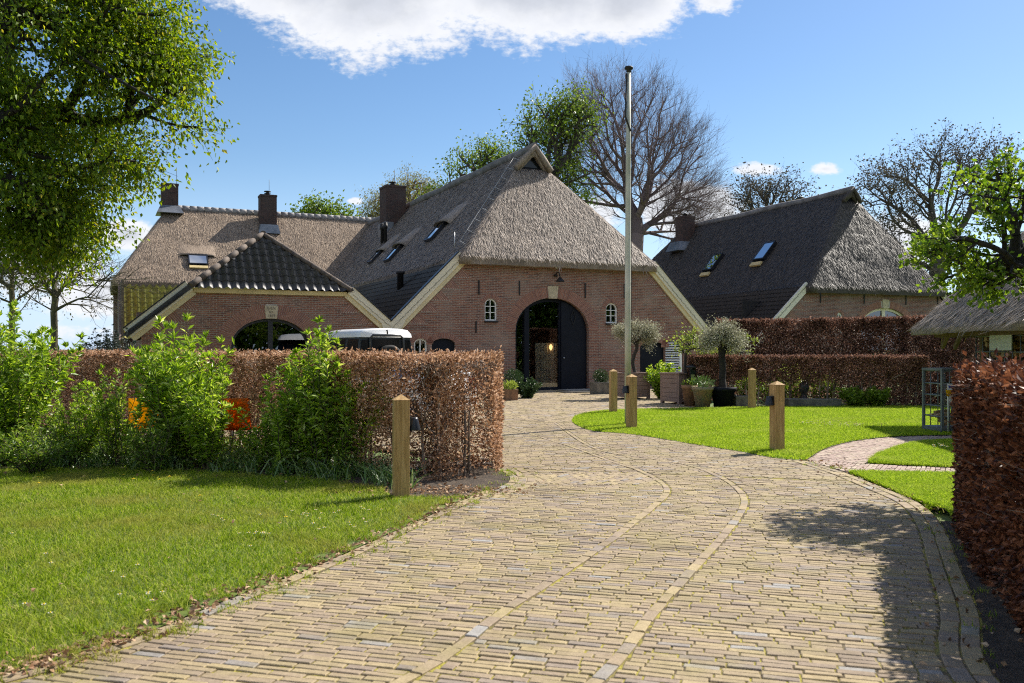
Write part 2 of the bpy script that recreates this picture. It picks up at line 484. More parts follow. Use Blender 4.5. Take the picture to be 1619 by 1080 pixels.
def inside(P, poly):
    """vectorised point in polygon, P (n,2)"""
    x, y = P[:, 0], P[:, 1]; r = np.zeros(len(P), bool)
    n = len(poly)
    for i in range(n):
        x1, y1 = poly[i]; x2, y2 = poly[(i + 1) % n]
        if y1 == y2: continue
        c = (y1 > y) != (y2 > y)
        r ^= c & (x < (x2 - x1) * (y - y1) / (y2 - y1) + x1)
    return r
def sample_poly(rng, poly, n):
    a = np.array(poly); lo, hi = a.min(0), a.max(0); out = []
    tot = 0
    while tot < n:
        P = lo + rng.random((max(2000, 2 * n), 2)) * (hi - lo)
        P = P[inside(P, poly)]; out.append(P); tot += len(P)
    return np.concatenate(out)[:n]
def poly_area(p):
    return abs(sum(p[i][0] * p[(i + 1) % len(p)][1] - p[(i + 1) % len(p)][0] * p[i][1] for i in range(len(p)))) / 2
def unit(a): return a / np.maximum(np.linalg.norm(a, axis=1, keepdims=True), 1e-9)

def leaf_arrays(rng, P, D, L, Wd, fold=0.25, droop=0.0):
    """folded diamond leaves at P pointing along D; returns V, F(tri)"""
    n = len(P)
    D = unit(D); r = rng.normal(size=(n, 3)); S = unit(np.cross(D, r)); Nn = np.cross(S, D)
    L = L * (0.7 + 0.6 * rng.random((n, 1))); Wd = Wd * (0.7 + 0.6 * rng.random((n, 1)))
    V = np.empty((n, 4, 3))
    V[:, 0] = P
    V[:, 1] = P + D * L * 0.45 + S * Wd / 2 + Nn * Wd * fold
    V[:, 2] = P + D * L * 0.45 - S * Wd / 2 + Nn * Wd * fold
    V[:, 3] = P + D * L; V[:, 3, 2] -= (droop * L)[:, 0]
    b = (np.arange(n) * 4)[:, None]
    F = np.concatenate([b + np.array([[0, 1, 3]]), b + np.array([[0, 3, 2]])])
    return V.reshape(-1, 3), F
def tube_arrays(P0, P1, R0, R1, k=5):
    n = len(P0); d = unit(P1 - P0)
    ref = np.where(np.abs(d[:, 2:3]) < 0.9, np.array([[0, 0, 1.0]]), np.array([[1.0, 0, 0]]))
    a = unit(np.cross(d, ref)); b = np.cross(d, a)
    V = np.empty((n, 2, k, 3))
    for i in range(k):
        t = 2 * math.pi * i / k
        o = a * math.cos(t) + b * math.sin(t)
        V[:, 0, i] = P0 + o * R0[:, None]; V[:, 1, i] = P1 + o * R1[:, None]
    base = (np.arange(n) * 2 * k)[:, None]
    F = np.concatenate([base + np.array([[i, (i + 1) % k, k + (i + 1) % k, k + i]]) for i in range(k)])
    return V.reshape(-1, 3), F
def blade_arrays(rng, P, h, w, lean=0.35):
    n = len(P); a = rng.random(n) * 2 * math.pi; l = rng.random(n) * 2 * math.pi
    hh = h * (0.5 + rng.random(n)); le = lean * hh * (0.3 + rng.random(n) * 1.3)
    S = np.stack([np.cos(a), np.sin(a), np.zeros(n)], 1) * (w / 2 * (0.7 + 0.6 * rng.random(n)))[:, None]
    B = np.stack([np.cos(l), np.sin(l), np.zeros(n)], 1) * le[:, None]
    up = np.zeros((n, 3)); up[:, 2] = hh
    V = np.empty((n, 5, 3))
    V[:, 0] = P - S; V[:, 1] = P + S
    V[:, 2] = P + up * 0.6 + B * 0.35 + S * 0.8; V[:, 3] = P + up * 0.6 + B * 0.35 - S * 0.8
    V[:, 4] = P + up * 0.95 + B
    b = (np.arange(n) * 5)[:, None]
    F = np.concatenate([b + np.array([q]) for q in ([0, 1, 2], [0, 2, 3], [3, 2, 4])])
    return V.reshape(-1, 3), F
def merge(parts):
    """list of (V,F) with the same face size"""
    Vs, Fs, o = [], [], 0
    for V, F in parts:
        Vs.append(V); Fs.append(F + o); o += len(V)
    return np.concatenate(Vs), np.concatenate(Fs)

# ================================================================= GROUND, PAVING, LAWNS
def curve_pts(pts, n=8):
    """Catmull-Rom through 2D points"""
    P = [np.array(p, float) for p in pts]; P = [2 * P[0] - P[1]] + P + [2 * P[-1] - P[-2]]; out = []
    for i in range(1, len(P) - 2):
        for k in range(n):
            t = k / n; a, b, c, d = P[i - 1:i + 3]
            out.append(tuple(0.5 * (2 * b + (c - a) * t + (2 * a - 5 * b + 4 * c - d) * t * t + (3 * b - a - 3 * c + d) * t ** 3)))
    out.append(tuple(P[-2])); return out
def gp(l): return [G(*p) for p in l]
def offset_line(line, o):
    a = np.array(line); t = np.gradient(a, axis=0); t = unit(t)
    return a + np.stack([-t[:, 1], t[:, 0]], 1) * o
def ribbon(line, w):
    return [tuple(p) for p in offset_line(line, w / 2)] + [tuple(p) for p in offset_line(line, -w / 2)[::-1]]

LAWN_EDGE = curve_pts([(-5.2, 2.2), (-3.5, 3.2)] + gp([(0, 1080), (100, 1050), (225, 1012), (350, 960), (480, 910), (600, 857), (690, 815), (745, 790)]))
CORNER = curve_pts(gp([(745, 790), (785, 777), (807, 768), (808, 757), (792, 746)]))
YARD_L = [(-0.35, 12.6), (-2.5, 14.4), (-9.5, 18.2), (-15, 26.5)]
FAC = [(-12.4, 27.5), (9.3, 37.55)]
LAWN_NEAR = curve_pts(gp([(1085, 648.5), (1000, 650), (950, 652.5), (915, 659), (905, 668), (916, 677), (940, 684.5), (1002, 690), (1087, 704), (1172, 718), (1225, 728), (1275, 732)]))
RIGHT_EDGE = curve_pts(gp([(1275, 732), (1336, 751), (1400, 777), (1458, 803), (1493, 840), (1518, 900), (1550, 978), (1575, 1080)]) + [(2.2, 3.0), (2.1, 2.0)])
YARD = LAWN_EDGE + CORNER[1:] + YARD_L + FAC + [(5.6, 25.6)] + LAWN_NEAR + RIGHT_EDGE[1:]
PATH = curve_pts(gp([(1275, 732), (1304, 714), (1352, 701), (1426, 693.5), (1530, 691.5)])) + curve_pts(gp([(1530, 697.5), (1446, 702.5), (1388, 720), (1366, 737)]))
STRIP = gp([(1275, 732), (1366, 737), (1530, 746), (1530, 754), (1338, 750)])

TRACK_L = curve_pts([(-1.35, 3.0)] + gp([(650, 1080), (791, 978), (870, 926), (964, 860), (1031, 807), (1054, 783), (1044, 766), (1008, 747), (974, 736), (905, 710), (851, 693)]) + [(-0.2, 18.5)])
TRACK_R = curve_pts([(-0.3, 3.0)] + gp([(950, 1080), (1031, 978), (1103, 898), (1153, 841), (1176, 804), (1170, 782), (1141, 760), (1094, 741), (1031, 729), (940, 712)]) + [(0.9, 19)])

def sheet(name, poly, z, mat):
    tris = tessellate_polygon([[Vector((x, y, 0)) for x, y in poly]])
    me = bpy.data.meshes.new(name)
    me.from_pydata([(x, y, z) for x, y in poly], [], [tuple(t) for t in tris])
    bm = bmesh.new(); bm.from_mesh(me); bmesh.ops.recalc_face_normals(bm, faces=bm.faces)
    for f in bm.faces:
        if f.normal.z < 0: f.normal_flip()
    bm.to_mesh(me); bm.free(); setup_uv(me)
    return link(name, me, mat)

def mat_ground():
    m, t, p = new_mat('ground_far')
    v = t.coord('Object')
    c = t.ramp(t.noise(v, 0.35, 6), ((0.3, (0.07, 0.12, 0.025)), (0.55, (0.12, 0.17, 0.04)), (0.75, (0.18, 0.19, 0.07))))
    t.set(p.inputs['Base Color'], c); p.inputs['Roughness'].default_value = 0.95
    m, t, p = new_mat('joint_moss')
    v = t.coord('Object')
    f = t.noise(v, 7, 6, 0.65)
    g = t.noise(v, 0.7, 4)
    c = t.mix(t.smooth(f, 0.42, 0.6), (0.085, 0.06, 0.03, 1), (0.30, 0.26, 0.03, 1))
    c = t.mix(t.math('MULTIPLY', t.smooth(g, 0.5, 0.75), .6), c, (0.24, 0.19, 0.11, 1))
    t.set(p.inputs['Base Color'], c); p.inputs['Roughness'].default_value = 0.95
    t.set(p.inputs['Normal'], t.bump(t.noise(v, 60, 5), 0.8, 0.02))
    m, t, p = new_mat('lawn_soil')
    c = t.ramp(t.noise(t.coord('Object'), 3, 6), ((0.3, (0.05, 0.085, 0.006)), (0.55, (0.09, 0.125, 0.01)), (0.75, (0.13, 0.125, 0.025))))
    t.set(p.inputs['Base Color'], c); p.inputs['Roughness'].default_value = 0.95
    m, t, p = new_mat('bed_soil')
    v = t.coord('Object')
    c = t.ramp(t.noise(v, 9, 7, .7), ((0.3, (0.035, 0.024, 0.015)), (0.55, (0.085, 0.06, 0.04)), (0.75, (0.16, 0.115, 0.08))))
    t.set(p.inputs['Base Color'], c); p.inputs['Roughness'].default_value = 0.95
    t.set(p.inputs['Normal'], t.bump(t.noise(v, 25, 6, .7), 1, 0.06))
mat_ground()
mat_island('paving_brick', ((0, (0.41, 0.322, 0.178)), (.25, (0.355, 0.277, 0.165)), (.6, (0.33, 0.254, 0.167)), (.86, (0.288, 0.222, 0.162)), (.97, (0.262, 0.222, 0.19)), (1, (0.34, 0.33, 0.315))),
           0.8, spec=.3, bump=.5, patch=((0.30, 0.25, 0.11), .6), patch_scale=2.0, mottle=.6, stain=(.8, .5))
mat_island('path_brick', ((0, (0.36, 0.27, 0.22)), (.5, (0.30, 0.215, 0.18)), (1, (0.40, 0.33, 0.25))), 0.85, bump=.5)

structure(sheet('ground', [(-1500, -600), (1500, -600), (1500, 2500), (-1500, 2500)], -0.035, 'ground_far'))
structure(sheet('driveway_bedding', YARD, 0.0275, 'joint_moss'))
structure(sheet('path_bedding', PATH, 0.031, 'joint_moss'))

def bricks_arrays(rng, C, A, L, Wd, top, ch=0.0045):
    """C (n,2) centres, A angles, L lengths, Wd widths, top z -> V, quads; chamfered worn bricks"""
    n = len(C); ca, sa = np.cos(A), np.sin(A)
    def ring(ix, z, tilt=False):
        out = np.empty((n, 4, 3))
        for k, (sx, sy) in enumerate(((-1, -1), (1, -1), (1, 1), (-1, 1))):
            lx = sx * (L / 2 - ix); ly = sy * (Wd / 2 - ix)
            out[:, k, 0] = C[:, 0] + lx * ca - ly * sa; out[:, k, 1] = C[:, 1] + lx * sa + ly * ca
            out[:, k, 2] = z + (lx * tx + ly * ty)
        return out
    tx = rng.normal(0, 0.012, n); ty = rng.normal(0, 0.035, n)
    t = top + rng.normal(0, 0.0018, n)
    V = np.concatenate([ring(0.0, t - 0.03), ring(0.0, t - ch * .9), ring(ch, t)], 1)
    q = []
    for r in (0, 4):
        for k in range(4): q.append([r + k, r + (k + 1) % 4, r + 4 + (k + 1) % 4, r + 4 + k])
    q.append([8, 9, 10, 11])
    F = ((np.arange(n) * 12)[:, None, None] + np.array(q)[None]).reshape(-1, 4)
    return V.reshape(-1, 3), F

def fill_rows(rng, poly, ang, pitch=0.058, blen=0.18, excl=(), bounds=None, top=0.034):
    a = np.array(poly); ca, sa = math.cos(ang), math.sin(ang)
    rx = a[:, 0] * ca + a[:, 1] * sa; ry = -a[:, 0] * sa + a[:, 1] * ca
    xs = np.arange(rx.min(), rx.max(), 0.02)
    C, A, L, Wd = [], [], [], []
    y = ry.min()
    while y < ry.max():
        yy = y + 0.012 * np.sin(xs * 0.7 + y * .3)
        P = np.stack([xs * ca - yy * sa, xs * sa + yy * ca], 1)
        ok = inside(P, poly)
        for e in excl: ok &= ~inside(P, e)
        if bounds is not None: ok &= bounds(P)
        d = np.diff(np.concatenate([[0], ok.astype(int), [0]]))
        for s0, s1 in zip(np.where(d == 1)[0], np.where(d == -1)[0]):
            x = xs[s0]; x1 = xs[s1 - 1] + 0.01
            if x1 - x < 0.05: continue
            first = True
            while x < x1 - 0.03:
                l = blen * (1 + rng.normal(0, 0.05))
                if first: l *= 0.35 + 0.65 * rng.random(); first = False
                if x1 - (x + l) < 0.06: l = x1 - x
                xc = x + l / 2; yc = y + 0.012 * math.sin(xc * .7 + y * .3) + rng.normal(0, 0.0018)
                C.append((xc * ca - yc * sa, xc * sa + yc * ca)); A.append(ang + rng.normal(0, 0.008))
                L.append(l - 0.009); Wd.append(pitch - 0.0068 + rng.normal(0, 0.003))
                x += l
        y += pitch
    if not C: return np.zeros((0, 3)), np.zeros((0, 4), int)
    return bricks_arrays(rng, np.array(C), np.array(A), np.array(L), np.array(Wd), top)
def lay_along(rng, line, off=0.0, blen=0.2, w=0.1, top=0.037):
    a = offset_line(line, off) if off else np.array(line)
    seg = np.linalg.norm(np.diff(a, axis=0), axis=1); cum = np.concatenate([[0], np.cumsum(seg)])
    C, A, L, Wd = [], [], [], []
    s = 0.0
    while s < cum[-1] - 0.05:
        l = blen * (1 + rng.normal(0, .06)); e = min(s + l, cum[-1])
        p0 = np.array([np.interp(s, cum, a[:, k]) for k in (0, 1)]); p1 = np.array([np.interp(e, cum, a[:, k]) for k in (0, 1)])
        d = p1 - p0
        C.append((p0 + p1) / 2); A.append(math.atan2(d[1], d[0]) + rng.normal(0, .015)); L.append(np.linalg.norm(d) - 0.009); Wd.append(w - 0.006 + rng.normal(0, .003))
        s = e
    return bricks_arrays(rng, np.array(C), np.array(A), np.array(L), np.array(Wd), top)

def build_paving():
    rng = np.random.default_rng(5)
    tw = 0.076
    exL = ribbon(TRACK_L, tw); exR = ribbon(TRACK_R, tw)
    wedge = gp([(806, 756.5), (1012, 750), (1040, 763), (1047, 772), (808, 769)])
    parts = []
    # edging rows
    eds = [(LAWN_EDGE, -0.06), (LAWN_EDGE, -0.165)]
    for o in (0.06, 0.165, 0.27): eds.append((RIGHT_EDGE, o * -1))
    crn = [(CORNER, -0.02), (CORNER, -0.125), (CORNER, -0.23)]
    ex = [exL, exR, wedge]
    ex.append([tuple(p) for p in offset_line(LAWN_EDGE, 0.1)] + [tuple(p) for p in offset_line(LAWN_EDGE, -0.12)[::-1]])
    ex.append([tuple(p) for p in offset_line(RIGHT_EDGE, 0.1)] + [tuple(p) for p in offset_line(RIGHT_EDGE, -0.225)[::-1]])
    ex.append([tuple(p) for p in offset_line(CORNER, 0.1)] + [tuple(p) for p in offset_line(CORNER, -0.285)[::-1]])
    vis = lambda P: (np.abs(P[:, 0]) < P[:, 1] * 0.60 + 0.6) & ((P[:, 1] < 17) | (P[:, 0] > -3.2))
    parts.append(fill_rows(rng, YARD, R(-16), pitch=0.058, excl=ex, bounds=lambda P: vis(P) & (P[:, 1] + .28 * P[:, 0] < 11.6) & (P[:, 1] > 2.6)))
    parts.append(fill_rows(rng, YARD, R(4), pitch=0.060, excl=ex, bounds=lambda P: vis(P) & (P[:, 1] + .28 * P[:, 0] > 11.66) & (P[:, 1] - 0.03 * P[:, 0] < 19)))
    parts.append(fill_rows(rng, YARD, R(24.9), pitch=0.10, blen=0.21, excl=[], bounds=lambda P: vis(P) & (P[:, 1] - 0.03 * P[:, 0] > 19.05)))
    parts.append(fill_rows(rng, wedge, R(62), excl=[exL]))
    parts.append(lay_along(rng, TRACK_L, w=tw)); parts.append(lay_along(rng, TRACK_R, w=tw))
    parts.append(lay_along(rng, LAWN_EDGE, -0.06))
    for o in (-0.06, -0.165): parts.append(lay_along(rng, RIGHT_EDGE, o))
    for l, o in crn: parts.append(lay_along(rng, l, o))
    V, F = merge([p for p in parts if len(p[0])])
    structure(np_mesh('driveway', V, F, 'paving_brick'))
    parts = [fill_rows(rng, PATH, R(35), top=.036), fill_rows(rng, STRIP, R(62), top=.036)]
    V, F = merge([p for p in parts if len(p[0])])
    structure(np_mesh('garden_path', V, F, 'path_brick'))
build_paving()

mat_island('grass_near', ((0, (0.06, 0.13, 0.004)), (.4, (0.20, 0.31, 0.008)), (.75, (0.35, 0.45, 0.018)), (.93, (0.54, 0.55, 0.14)), (1, (0.50, 0.42, 0.15))), 0.75, 0.42, .08, patch=((0.34, 0.31, 0.06), .8), patch_scale=.8)
mat_island('grass_far', ((0, (0.16, 0.29, 0.008)), (.5, (0.33, 0.47, 0.018)), (1, (0.52, 0.62, 0.06))), 0.75, 0.45, .08, patch=((0.46, 0.52, 0.09), .5), patch_scale=1.1)
BED_FRONT = gp([(-260, 742), (0, 745), (150, 746), (300, 749), (420, 757), (520, 764), (600, 776), (622, 790), (690, 792), (745, 789)])
LAWN_L = LAWN_EDGE + BED_FRONT[::-1] + [(-9.5, 9.0), (-8.5, 3)]
LAWN_R = LAWN_NEAR + curve_pts(gp([(1275, 731), (1304, 713), (1352, 700), (1426, 692.5), (1530, 690.5)])) + gp([(1560, 644), (1330, 645), (1200, 646)])
LAWN_M = curve_pts(gp([(1372, 736.5), (1392, 721), (1448, 703.5), (1530, 698.5)])) + gp([(1545, 745.5)])
LAWN_S = gp([(1342, 751.5), (1530, 755), (1540, 832)]) + curve_pts(gp([(1515, 838), (1495, 812), (1462, 803), (1400, 776)]))
def shrink(poly, o): return poly
for nm, pl in (('lawn_left', LAWN_L), ('lawn_right', LAWN_R), ('lawn_middle', LAWN_M), ('lawn_strip', LAWN_S)):
    structure(sheet(nm, pl, 0.036, 'lawn_soil'))

def build_grass():
    rng = np.random.default_rng(9)
    # near lawn: only where the frame can see it (with some margin)
    P = sample_poly(rng, LAWN_L, 340000)
    keep = (P[:, 0] > -0.62 * P[:, 1] - 1.0) & (P[:, 1] > 3.6)
    thin = rng.random(len(P)) < np.clip(1.35 - P[:, 1] / 16, 0.35, 1)
    e = np.array(LAWN_EDGE)[::3]
    d = np.min(np.linalg.norm(P[:, None, :] - e[None], axis=2), axis=1)
    ragged = np.array([noise.noise(Vector((p[0] * 1.7, p[1] * 1.7, 0))) for p in P])
    keep &= thin & (d > 0.10 + 0.13 * ragged)
    P = P[keep]; d = d[keep]; rg = ragged[keep]
    P3 = np.column_stack([P, np.full(len(P), 0.034)])
    V, F = blade_arrays(rng, P3, 0.034 + 0.014 * (rg > 0.15), 0.0048, 0.9)
    stuff(np_mesh('grass', V, F, 'grass_near'), 'sunlit mown lawn on the near left with daisies and dead leaves', 'grass')
    for nm, poly, n, lab in (('grass', LAWN_R, 210000, 'bright green lawn around the wooden posts and flagpole'),
                             ('grass', LAWN_M, 36000, 'small lawn patch between the brick path and the right hedge'),
                             ('grass', LAWN_S, 32000, 'thin wedge of lawn in front of the brick strip')):
        P = sample_poly(rng, poly, n)
        P3 = np.column_stack([P, np.full(len(P), 0.034)])
        V, F = blade_arrays(rng, P3, 0.042, 0.009, 0.9)
        stuff(np_mesh(nm, V, F, 'grass_far'), lab, 'grass')
    # stray tufts in the paving joints along the edges
    T = []
    for line, o, n in ((LAWN_EDGE, -0.1, 170), (CORNER, -0.05, 60), (RIGHT_EDGE, 0.0, 70)):
        a = offset_line(line, o)
        for k in range(n):
            c = a[rng.integers(len(a))] + rng.normal(0, 0.09, 2)
            m = rng.integers(6, 26)
            T.append(np.column_stack([c + rng.normal(0, .022, (m, 2)), np.full(m, 0.02)]))
    V, F = blade_arrays(rng, np.concatenate(T), 0.04, 0.005, 0.8)
    stuff(np_mesh('weeds', V, F, 'grass_near'), 'tufts of grass sprouting along the edges of the paving', 'weeds')
build_grass()

mat_island('dead_leaf', ((0, (0.20, 0.10, 0.05)), (.5, (0.36, 0.22, 0.12)), (1, (0.55, 0.40, 0.26))), 0.7, 0.15)
mat_island('petal_white', ((0, (0.75, 0.75, 0.72)), (1, (0.85, 0.85, 0.83))), 0.6, 0.2)
mat_island('petal_yellow', ((0, (0.75, 0.52, 0.02)), (1, (0.85, 0.62, 0.04))), 0.6, 0.1)
mat_plain('stem_green', (0.09, 0.16, 0.03), 0.6)
def build_litter():
    rng = np.random.default_rng(11)
    a = offset_line(LAWN_EDGE, 0.03); pts = []
    n = len(a)
    for k in range(800):
        c = a[rng.integers(8, n)] + rng.normal(0, 0.08, 2); pts.append((c[0], c[1], 0.045))
    for k in range(90):
        c = sample_poly(rng, LAWN_L, 1)[0]; pts.append((c[0], c[1], 0.075))
    a = offset_line(RIGHT_EDGE, 0.15)
    for k in range(400):
        c = a[rng.integers(0, len(a))] + rng.normal(0, 0.22, 2); pts.append((c[0], c[1], 0.05))
    c0 = np.array(gp([(700, 782)])[0])
    for k in range(350):
        c = c0 + rng.normal(0, 1, 2) * (0.5, 0.22); pts.append((c[0], c[1], 0.055))
    P = np.array(pts); D = rng.normal(size=P.shape); D[:, 2] *= 0.2
    V, F = leaf_arrays(rng, P, D, 0.045, 0.03, 0.3)
    stuff(np_mesh('leaf_litter', V, F, 'dead_leaf'), 'dry brown leaves scattered along the lawn edge and hedge foot', 'leaf litter')
build_litter()

def make_flower(name, label, cat, petal, centre, r, h):
    t = thing(name, label, cat)
    m = MB(); n = 12
    for k in range(n):
        a = 2 * math.pi * k / n; b = 0.16
        m.add([(0, 0, h), (r * .6 * math.cos(a - b), r * .6 * math.sin(a - b), h + .002), (r * math.cos(a), r * math.sin(a), h + .004), (r * .6 * math.cos(a + b), r * .6 * math.sin(a + b), h + .002)], [(0, 1, 2, 3)])
    m.build('petals', petal, t, fix=False)
    MB().lathe([(r * .32, h + .002), (r * .25, h + .008), (r * .05, h + .010)], n=8).build('flower_head', centre, t)
    MB().tube([(0, 0, 0), (.002, 0, h)], .0015, 4).build('stem', 'stem_green', t)
    return t
def build_flowers():
    rng = np.random.default_rng(3)
    d0 = make_flower('daisy', 'small white daisy flowering in the lawn', 'daisy', 'petal_white', 'petal_yellow', 0.017, 0.085)
    d0['group'] = 'daisies in the lawns'
    first = True
    spots = []
    for (px, py, n, sx, sy) in ((410, 862, 10, 16, 6), (485, 824, 9, 26, 5), (350, 836, 5, 14, 4), (500, 848, 5, 22, 5), (595, 819, 4, 12, 3), (228, 966, 5, 18, 6), (30, 895, 3, 30, 20), (60, 985, 3, 26, 8), (190, 928, 3, 20, 10), (560, 840, 5, 25, 8)):
        for k in range(n): spots.append((px + rng.normal(0, sx), py + rng.normal(0, sy), 1.0))
    for k in range(34): spots.append((1290 + rng.normal(0, 1) * 26, 676 + rng.normal(0, 2.2), 1.25))
    for k in range(26): spots.append((1355 + rng.normal(0, 1) * 24, 679 + rng.normal(0, 1.6), 1.25))
    for k in range(10): spots.append((1490 + rng.normal(0, 1) * 12, 718 + rng.normal(0, 2), 1.5))
    for px, py, s in spots:
        x, y = G(px, py)
        if first: d0.location = (x, y, 0.02); first = False
        else: dup(d0, (x, y, 0.0 if s > 1.2 else 0.005), rng.random() * 6, 'small white daisy flowering in the lawn', s)
    y0 = make_flower('dandelion', 'yellow dandelion head flowering in the near lawn', 'dandelion', 'petal_yellow', 'petal_yellow', 0.024, 0.075)
    y0['group'] = 'dandelions in the near lawn'
    for i, (px, py) in enumerate(((211, 765), (241, 752), (243, 759), (268, 761), (252, 766), (60, 762), (61, 772), (196, 758), (316, 793), (452, 829), (298, 767))):
        x, y = G(px, py + 5)
        if i == 0: y0.location = (x, y, 0.02)
        else: dup(y0, (x, y, 0.02), i, None)
build_flowers()

# ================================================================= BUILDINGS
def arch_pts(x0, x1, z0, zs, zt, n=16):
    cx, rx, rz = (x0 + x1) / 2, (x1 - x0) / 2, zt - zs
    return [(x0, z0)] + [(cx - rx * math.cos(math.pi * k / n), zs + rz * math.sin(math.pi * k / n)) for k in range(n + 1)] + [(x1, z0)]
def wall_with_holes(name, outer, holes, depth, mat, parent, y=0.0):
    polys = [[Vector((x, z, 0)) for x, z in p] for p in [outer] + holes]
    tris = tessellate_polygon(polys)
    flat = [p for q in polys for p in q]
    m = MB()
    m.add([(p.x, y, p.y) for p in flat], [tuple(t) for t in tris])
    for q in [outer] + holes:
        n = len(q)
        m.add([(x, y, z) for x, z in q] + [(x, y + depth, z) for x, z in q], [(i, (i + 1) % n, (i + 1) % n + n, i + n) for i in range(n)])
    o = m.build(name, mat, parent, fix=False)
    bm = bmesh.new(); bm.from_mesh(o.data)
    bmesh.ops.remove_doubles(bm, verts=bm.verts, dist=1e-4); bmesh.ops.recalc_face_normals(bm, faces=bm.faces)
    if sum(f.normal.y * f.calc_area() for f in bm.faces if abs(f.normal.y) > .9) > 0:
        bmesh.ops.reverse_faces(bm, faces=bm.faces)
    bm.to_mesh(o.data); bm.free()
    return o
def arch_ring(name, x0, x1, zs, zt, wd, parent, y=0.0, bw=0.062, skip=None, courses=1):
    """brick voussoirs round an arch opening, over a thin mortar bed; all one part"""
    m = MB(); cx = (x0 + x1) / 2; a = (x1 - x0) / 2; b = zt - zs
    n = 200; th = [math.pi * k / n for k in range(n + 1)]
    pt = lambda t, o: (cx - (a + o) * math.cos(t), zs + (b + o) * math.sin(t))
    ring = [pt(t, 0.0) for t in th[::8]] + [pt(t, wd) for t in th[::8]][::-1]
    k = len(ring) // 2
    vs = [(x, y - .004, z) for x, z in ring]
    m.add(vs, [(i, i + 1, 2 * k - 2 - i, 2 * k - 1 - i) for i in range(k - 1)], 0)
    # equal arc-length stations
    P = [pt(t, wd / 2) for t in th]; cum = [0]
    for i in range(n): cum.append(cum[-1] + math.dist(P[i], P[i + 1]))
    cnt = max(5, int(cum[-1] / bw)); g = 0.007
    for i in range(cnt):
        t0 = np.interp((i + .11) / cnt * cum[-1] , cum, th); t1 = np.interp((i + .89) / cnt * cum[-1], cum, th)
        if skip and abs((t0 + t1) / 2 - math.pi / 2) < skip: continue
        cuts = [(0, wd)] if courses == 1 else ([(0, wd * .33), (wd * .33, wd)] if i % 2 else [(0, wd * .67), (wd * .67, wd)])
        for o0, o1 in cuts:
            q = [pt(t0, o0 + .003), pt(t1, o0 + .003), pt(t1, o1 - .004), pt(t0, o1 - .004)]
            pr = y - .010
            m.add([(x, pr, z) for x, z in q] + [(x, y, z) for x, z in q], [(0, 1, 2, 3), (0, 4, 5, 1), (1, 5, 6, 2), (2, 6, 7, 3), (3, 7, 4, 0)], 1)
    return m.build(name, ['mortar', 'brick_single'], parent)
def gable_braids(name, A, B, parent, y, step=0.60, side=1):
    """triangles of slanted bricks set along a sloping gable edge from A (top) to B (bottom)"""
    m = MB(); A = Vector(A); B = Vector(B); d = (B - A).normalized(); L = (B - A).length
    nrm = Vector((d.y, -d.x)) if side > 0 else Vector((-d.y, d.x))
    k = 0
    while (k + 1) * step < L:
        p0 = A + d * (k * step + 0.08); size = step - 0.10
        tri = [p0, p0 + d * size, p0 + nrm * size]
        m.add([(p.x, y - .003, p.y) for p in tri], [(0, 1, 2)], 0)
        nb = 8
        for i in range(nb):
            s0 = size * (i + .10) / nb; s1 = size * (i + .80) / nb
            l = size - s1
            if l < .03: continue
            q = [p0 + d * s0, p0 + d * s1, p0 + d * s1 + nrm * l, p0 + d * s0 + nrm * l]
            m.add([(p.x, y - .008, p.y) for p in q] + [(p.x, y, p.y) for p in q], [(0, 1, 2, 3), (0, 4, 5, 1), (1, 5, 6, 2), (2, 6, 7, 3), (3, 7, 4, 0)], 1)
        k += 1
    return m.build(name, ['mortar', 'brick_single'], parent)

